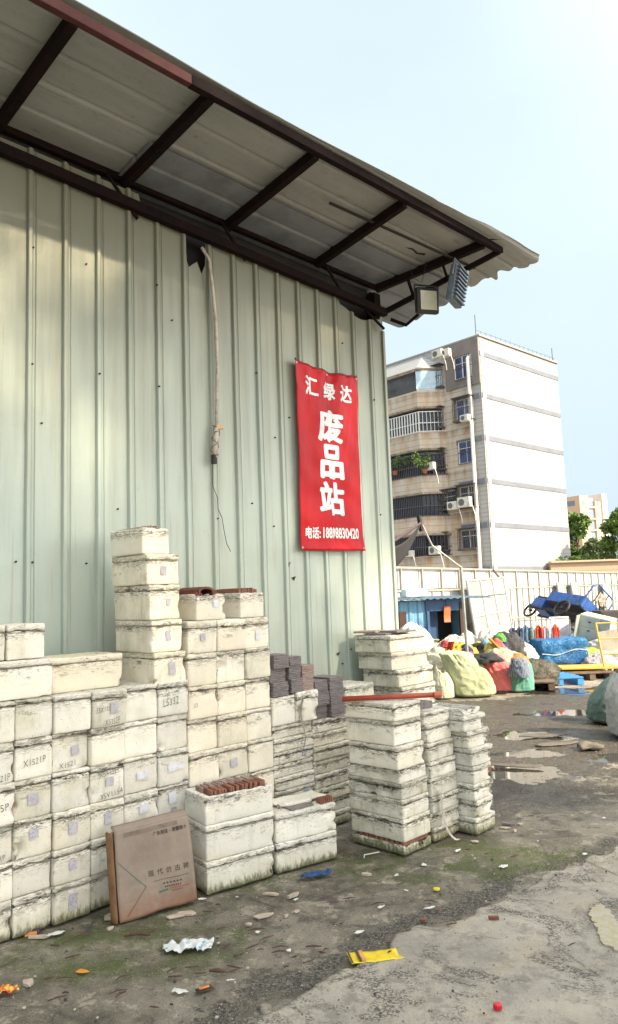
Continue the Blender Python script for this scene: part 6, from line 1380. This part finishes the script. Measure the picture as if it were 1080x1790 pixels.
# tile shards
shd = [(460, 1600, .12, .06, 2, 'long beige shard left of the path'), (475, 1562, .10, .025, 2, 'narrow beige shard by the three-high stack'), (512, 1565, .07, .035, 2, 'square beige shard by the wide box'), (519, 1592, .035, .03, 2, 'small white pink shard in the open'), (434, 1615, .03, .02, 2, 'tiny pink shard by the long beige one'), (50, 1718, .06, .05, 2, 'triangular pale shard near the picture corner'), (310, 1600, .12, .04, 2, 'pale shard in front of the cardboard box'), (330, 1596, .11, .05, 2, 'pinkish shard under the pale one by the cardboard'), (190, 1603, .07, .05, 2, 'brownish shard at the cardboard box foot'), (70, 1636, .12, .05, 2, 'mauve shard at the foot of the boxes'), (193, 1622, .025, .04, 2, 'small white shard below the brownish one'), (888, 1440, .10, .03, 0, 'brown shard beside the end stack'), (880, 1446, .07, .03, 2, 'white shard beside the end stack'), (908, 1440, .05, .025, 2, 'small brown shard out from the end stack'), (900, 1452, .04, .02, 2, 'tiny shard out from the end stack'), (765, 1590, .02, .02, 1, 'red brick crumb by the moss'), (740, 1608, .045, .025, 1, 'red brick chunk on the rubble strip'), (865, 1609, .06, .025, 1, 'rusty red lump on the rubble edge'), (220, 1590, .05, .03, 2, 'shard leaning on the cardboard box'), (500, 1600, .03, .015, 2, 'thin shard in the open'), (640, 1528, .05, .03, 2, 'flat shard by the cracked tray'), (830, 1470, .06, .03, 2, 'oval shard by the trailing tape')]
SHM = simple('beige_tile_shard', (.46, .38, .31), .8, 0, .3, 20, .3); SHR = simple('red_brick_shard', (.19, .07, .045), .85, 0, .4, 20, .4)
for i, (px, py, w, d, mi, ll) in enumerate(shd):
    r_ = item('tile_shard', px, py, ll, 'tile shard', 'broken tile shards on the ground', random.uniform(-.5, .9)); r_.rotation_euler[0] = random.uniform(-.1, .1)
    k = 5; MB().prism(blob_pts(w, d, k, i+50, .35), -.004, .005+.003*(i % 3)).build('shard', [TILEM[0], SHR, SHM][mi], r_, bevel=.002)
rk = item('stone_slab', 1031, 1308, 'rounded grey concrete lump lying in the dark mud', 'stone'); me = rbox(.24, .18, .05, .024, .03, 71, .016); mesh_obj('stone', me, simple('grey_stone', (.16, .14, .11), .85, 0, .4, 9, .5), rk)
for i, (px, py, w, d, ll) in enumerate([(950, 1285, .5, .2, 'thin dark board lying in the mud past the end stack'), (900, 1338, .6, .10, 'long thin dark plank beside the bright puddle'), (975, 1300, .5, .12, 'broken board beyond the bright puddle'), (870, 1210, .3, .2, 'brown board at the foot of the teal sack')]):
    r_ = item('board_scrap', px, py, ll, 'board', 'flat boards in the mud', [.1, -.3, .2, 0][i]); sheet_poly(r_, blob_pts(w, d, 8, i+90, .2), simple('muddy_board', (.13, .11, .09), .7), .008, i, th=.008)
# wood chips and twigs
TW2 = simple('pale_splinter', (.30, .24, .17), .8, 0, .4, 20, .4)
TW_ = simple('wet_brown_wood', (.085, .045, .03), .8, 0, .4, 20, .4); rr = random.Random(12)
tw = [(240, 1637), (380, 1700), (548, 1655), (540, 1680), (515, 1672), (610, 1570), (660, 1580), (465, 1640), (440, 1655), (420, 1668), (395, 1655), (130, 1640), (270, 1760), (100, 1745), (500, 1690), (455, 1660), (850, 1493), (900, 1496), (380, 1640), (335, 1690), (410, 1690), (570, 1660), (1000, 1655), (300, 1695), (700, 1545)]
for _ in range(55):
    px_ = rr.uniform(60, 960); py_ = rr.uniform(1480, 1760)
    if py_ > 1640-.27*(px_-60)+18 and py_ < 1810-.33*(px_-360)-(20 if px_ > 360 else 0): tw.append((px_, py_))
for i, (px, py) in enumerate(tw):
    q = gnd(px, py); L = rr.uniform(.015, .08) if i not in (0, 11) else .13; an = rr.uniform(-.4, 1.0); r_ = rr.uniform(.0025, .005) if i > 1 else .009
    o = MB().tube([(-L/2, 0, r_), (0, rr.uniform(-.01, .01), r_*1.6), (L/2, 0, r_)], [r_*.6, r_, r_*.5], 6).build('twig', TW_); o.location = (q[0], q[1], gz(q[0], q[1])+.001); o.rotation_euler = (0, 0, an); tag(o, ('long brown splinter of wood lying on the dirty ground' if L > .055 else 'tiny brown wood chip lying on the dirty ground' if L < .035 else 'short wet brown splinter of wood lying on the dirty ground'), 'twig', 'wood splinters strewn on the ground')
wr = item('white_wire', 650, 1497, 'curled white plastic wire beside the cracked foam tray', 'wire'); MB().tube([(-.05, -.02, .004), (-.045, .02, .008), (-.01, .04, .006), (.05, .05, .012)], .0035, 6).build('wire', WSC, wr)
ycp = item('yellow_bottle_top', 763, 1554, 'small yellow bottle top on the mossy ground', 'bottle top'); MB().tube([(0, 0, 0), (0, 0, .008), (0, 0, .010)], [.018, .018, .012], 14).build('lid', simple('yellow_plastic', (.66, .55, .05), .4), ycp)
# pebbles one can pick out, then the uncountable grit
PEB = [simple('dark_pebble', (.05, .045, .045), .8, 0, .3), simple('pale_pebble', (.42, .38, .33), .8, 0, .3)]
pm = []
for k in range(4):
    b = bmesh.new(); bmesh.ops.create_icosphere(b, subdivisions=2, radius=1)
    for v_ in b.verts: v_.co *= 1+.35*mn.noise(v_.co*1.5+Vector((k*5, 0, 0))); v_.co.z *= .6
    me = bpy.data.meshes.new('pebble'); b.to_mesh(me); b.free(); me.materials.append(PEB[k % 2]); pm.append(me)
rr = random.Random(31)
for i in range(90):
    px = rr.uniform(20, 1070); py = 1480+310*rr.random()
    if py < 1640-.28*px+40: continue
    q = gnd(px, py); o = bpy.data.objects.new('pebble', pm[rr.randrange(4)]); COL.objects.link(o); s_ = rr.uniform(.003, .009); o.scale = (s_, s_*rr.uniform(.6, 1), s_); o.location = (q[0], q[1], gz(q[0], q[1])+s_*.4); o.rotation_euler = (0, 0, rr.uniform(0, 6))
    tag(o, 'small loose pebble lying on the dirty yard ground', 'pebble', 'pebbles strewn on the ground')
rs = np.random.RandomState(77); pts = []
while len(pts) < 17000:
    x = rs.uniform(-2.2, 3.6, 4000); y = rs.uniform(2.1, 9.5, 4000); _, pu_, mu_, ri_, mo_, dk_, nb_, nf_, d_ = masks(x, y)
    w = np.clip(ri_*1.0+mu_*.25+.10*(d_ > 0)+.05*(d_ <= 0)+((vfbm(x, y, 2.2, 88)) > .66)*.5*(d_ <= 0), 0, 1)
    for a, b, c, d in zip(x, y, rs.rand(4000) < w, d_):
        if c: pts.append((a, b, .006 if d < 0 else -.010))
V = []; Fc = []
for (a, b, z) in pts[:17000]:
    s_ = rs.uniform(.0012, .0048)*(1+(rs.rand() < .08)*1.0); k = len(V); an = rs.uniform(0, 6.28)
    for j in range(4): V.append((a+math.cos(an+j*1.57)*s_*rs.uniform(.6, 1.2), b+math.sin(an+j*1.57)*s_*rs.uniform(.6, 1.2), z))
    V.append((a, b, z+s_*rs.uniform(.6, 1.3))); Fc += [(k, k+1, k+4), (k+1, k+2, k+4), (k+2, k+3, k+4), (k+3, k, k+4)]
tg = NT('mixed_grit'); gn = tg.noise(90, 2, .5); GR = tg.out(tg.mix(tg.rng(gn, .45, .6), (.06, .055, .05), (.36, .31, .25)), .85)
gr = MB().add(V, Fc).build('gravel', GR); tag(gr, 'fine dark grit and crumbs scattered over the yard', kind='stuff')
# ------------------------------------------------------------ shade trees outside the picture, towards the sun
tree(0, 0, 13.5, 4.6, 'large shade tree standing outside the picture towards the sun', LEAF, n_=10000, size=.16, clumps=44, cr_s=.46, seed=31, cr_h=.50, group='shade trees beside the yard', loc_=Vector((9.5, -1.2, 0)))
tree(0, 0, 12.0, 3.8, 'second shade tree outside the picture beyond the first', LEAF, n_=8000, size=.17, seed=34, cr_h=.6, group='shade trees beside the yard', loc_=Vector((4.5, -8.0, 0)))
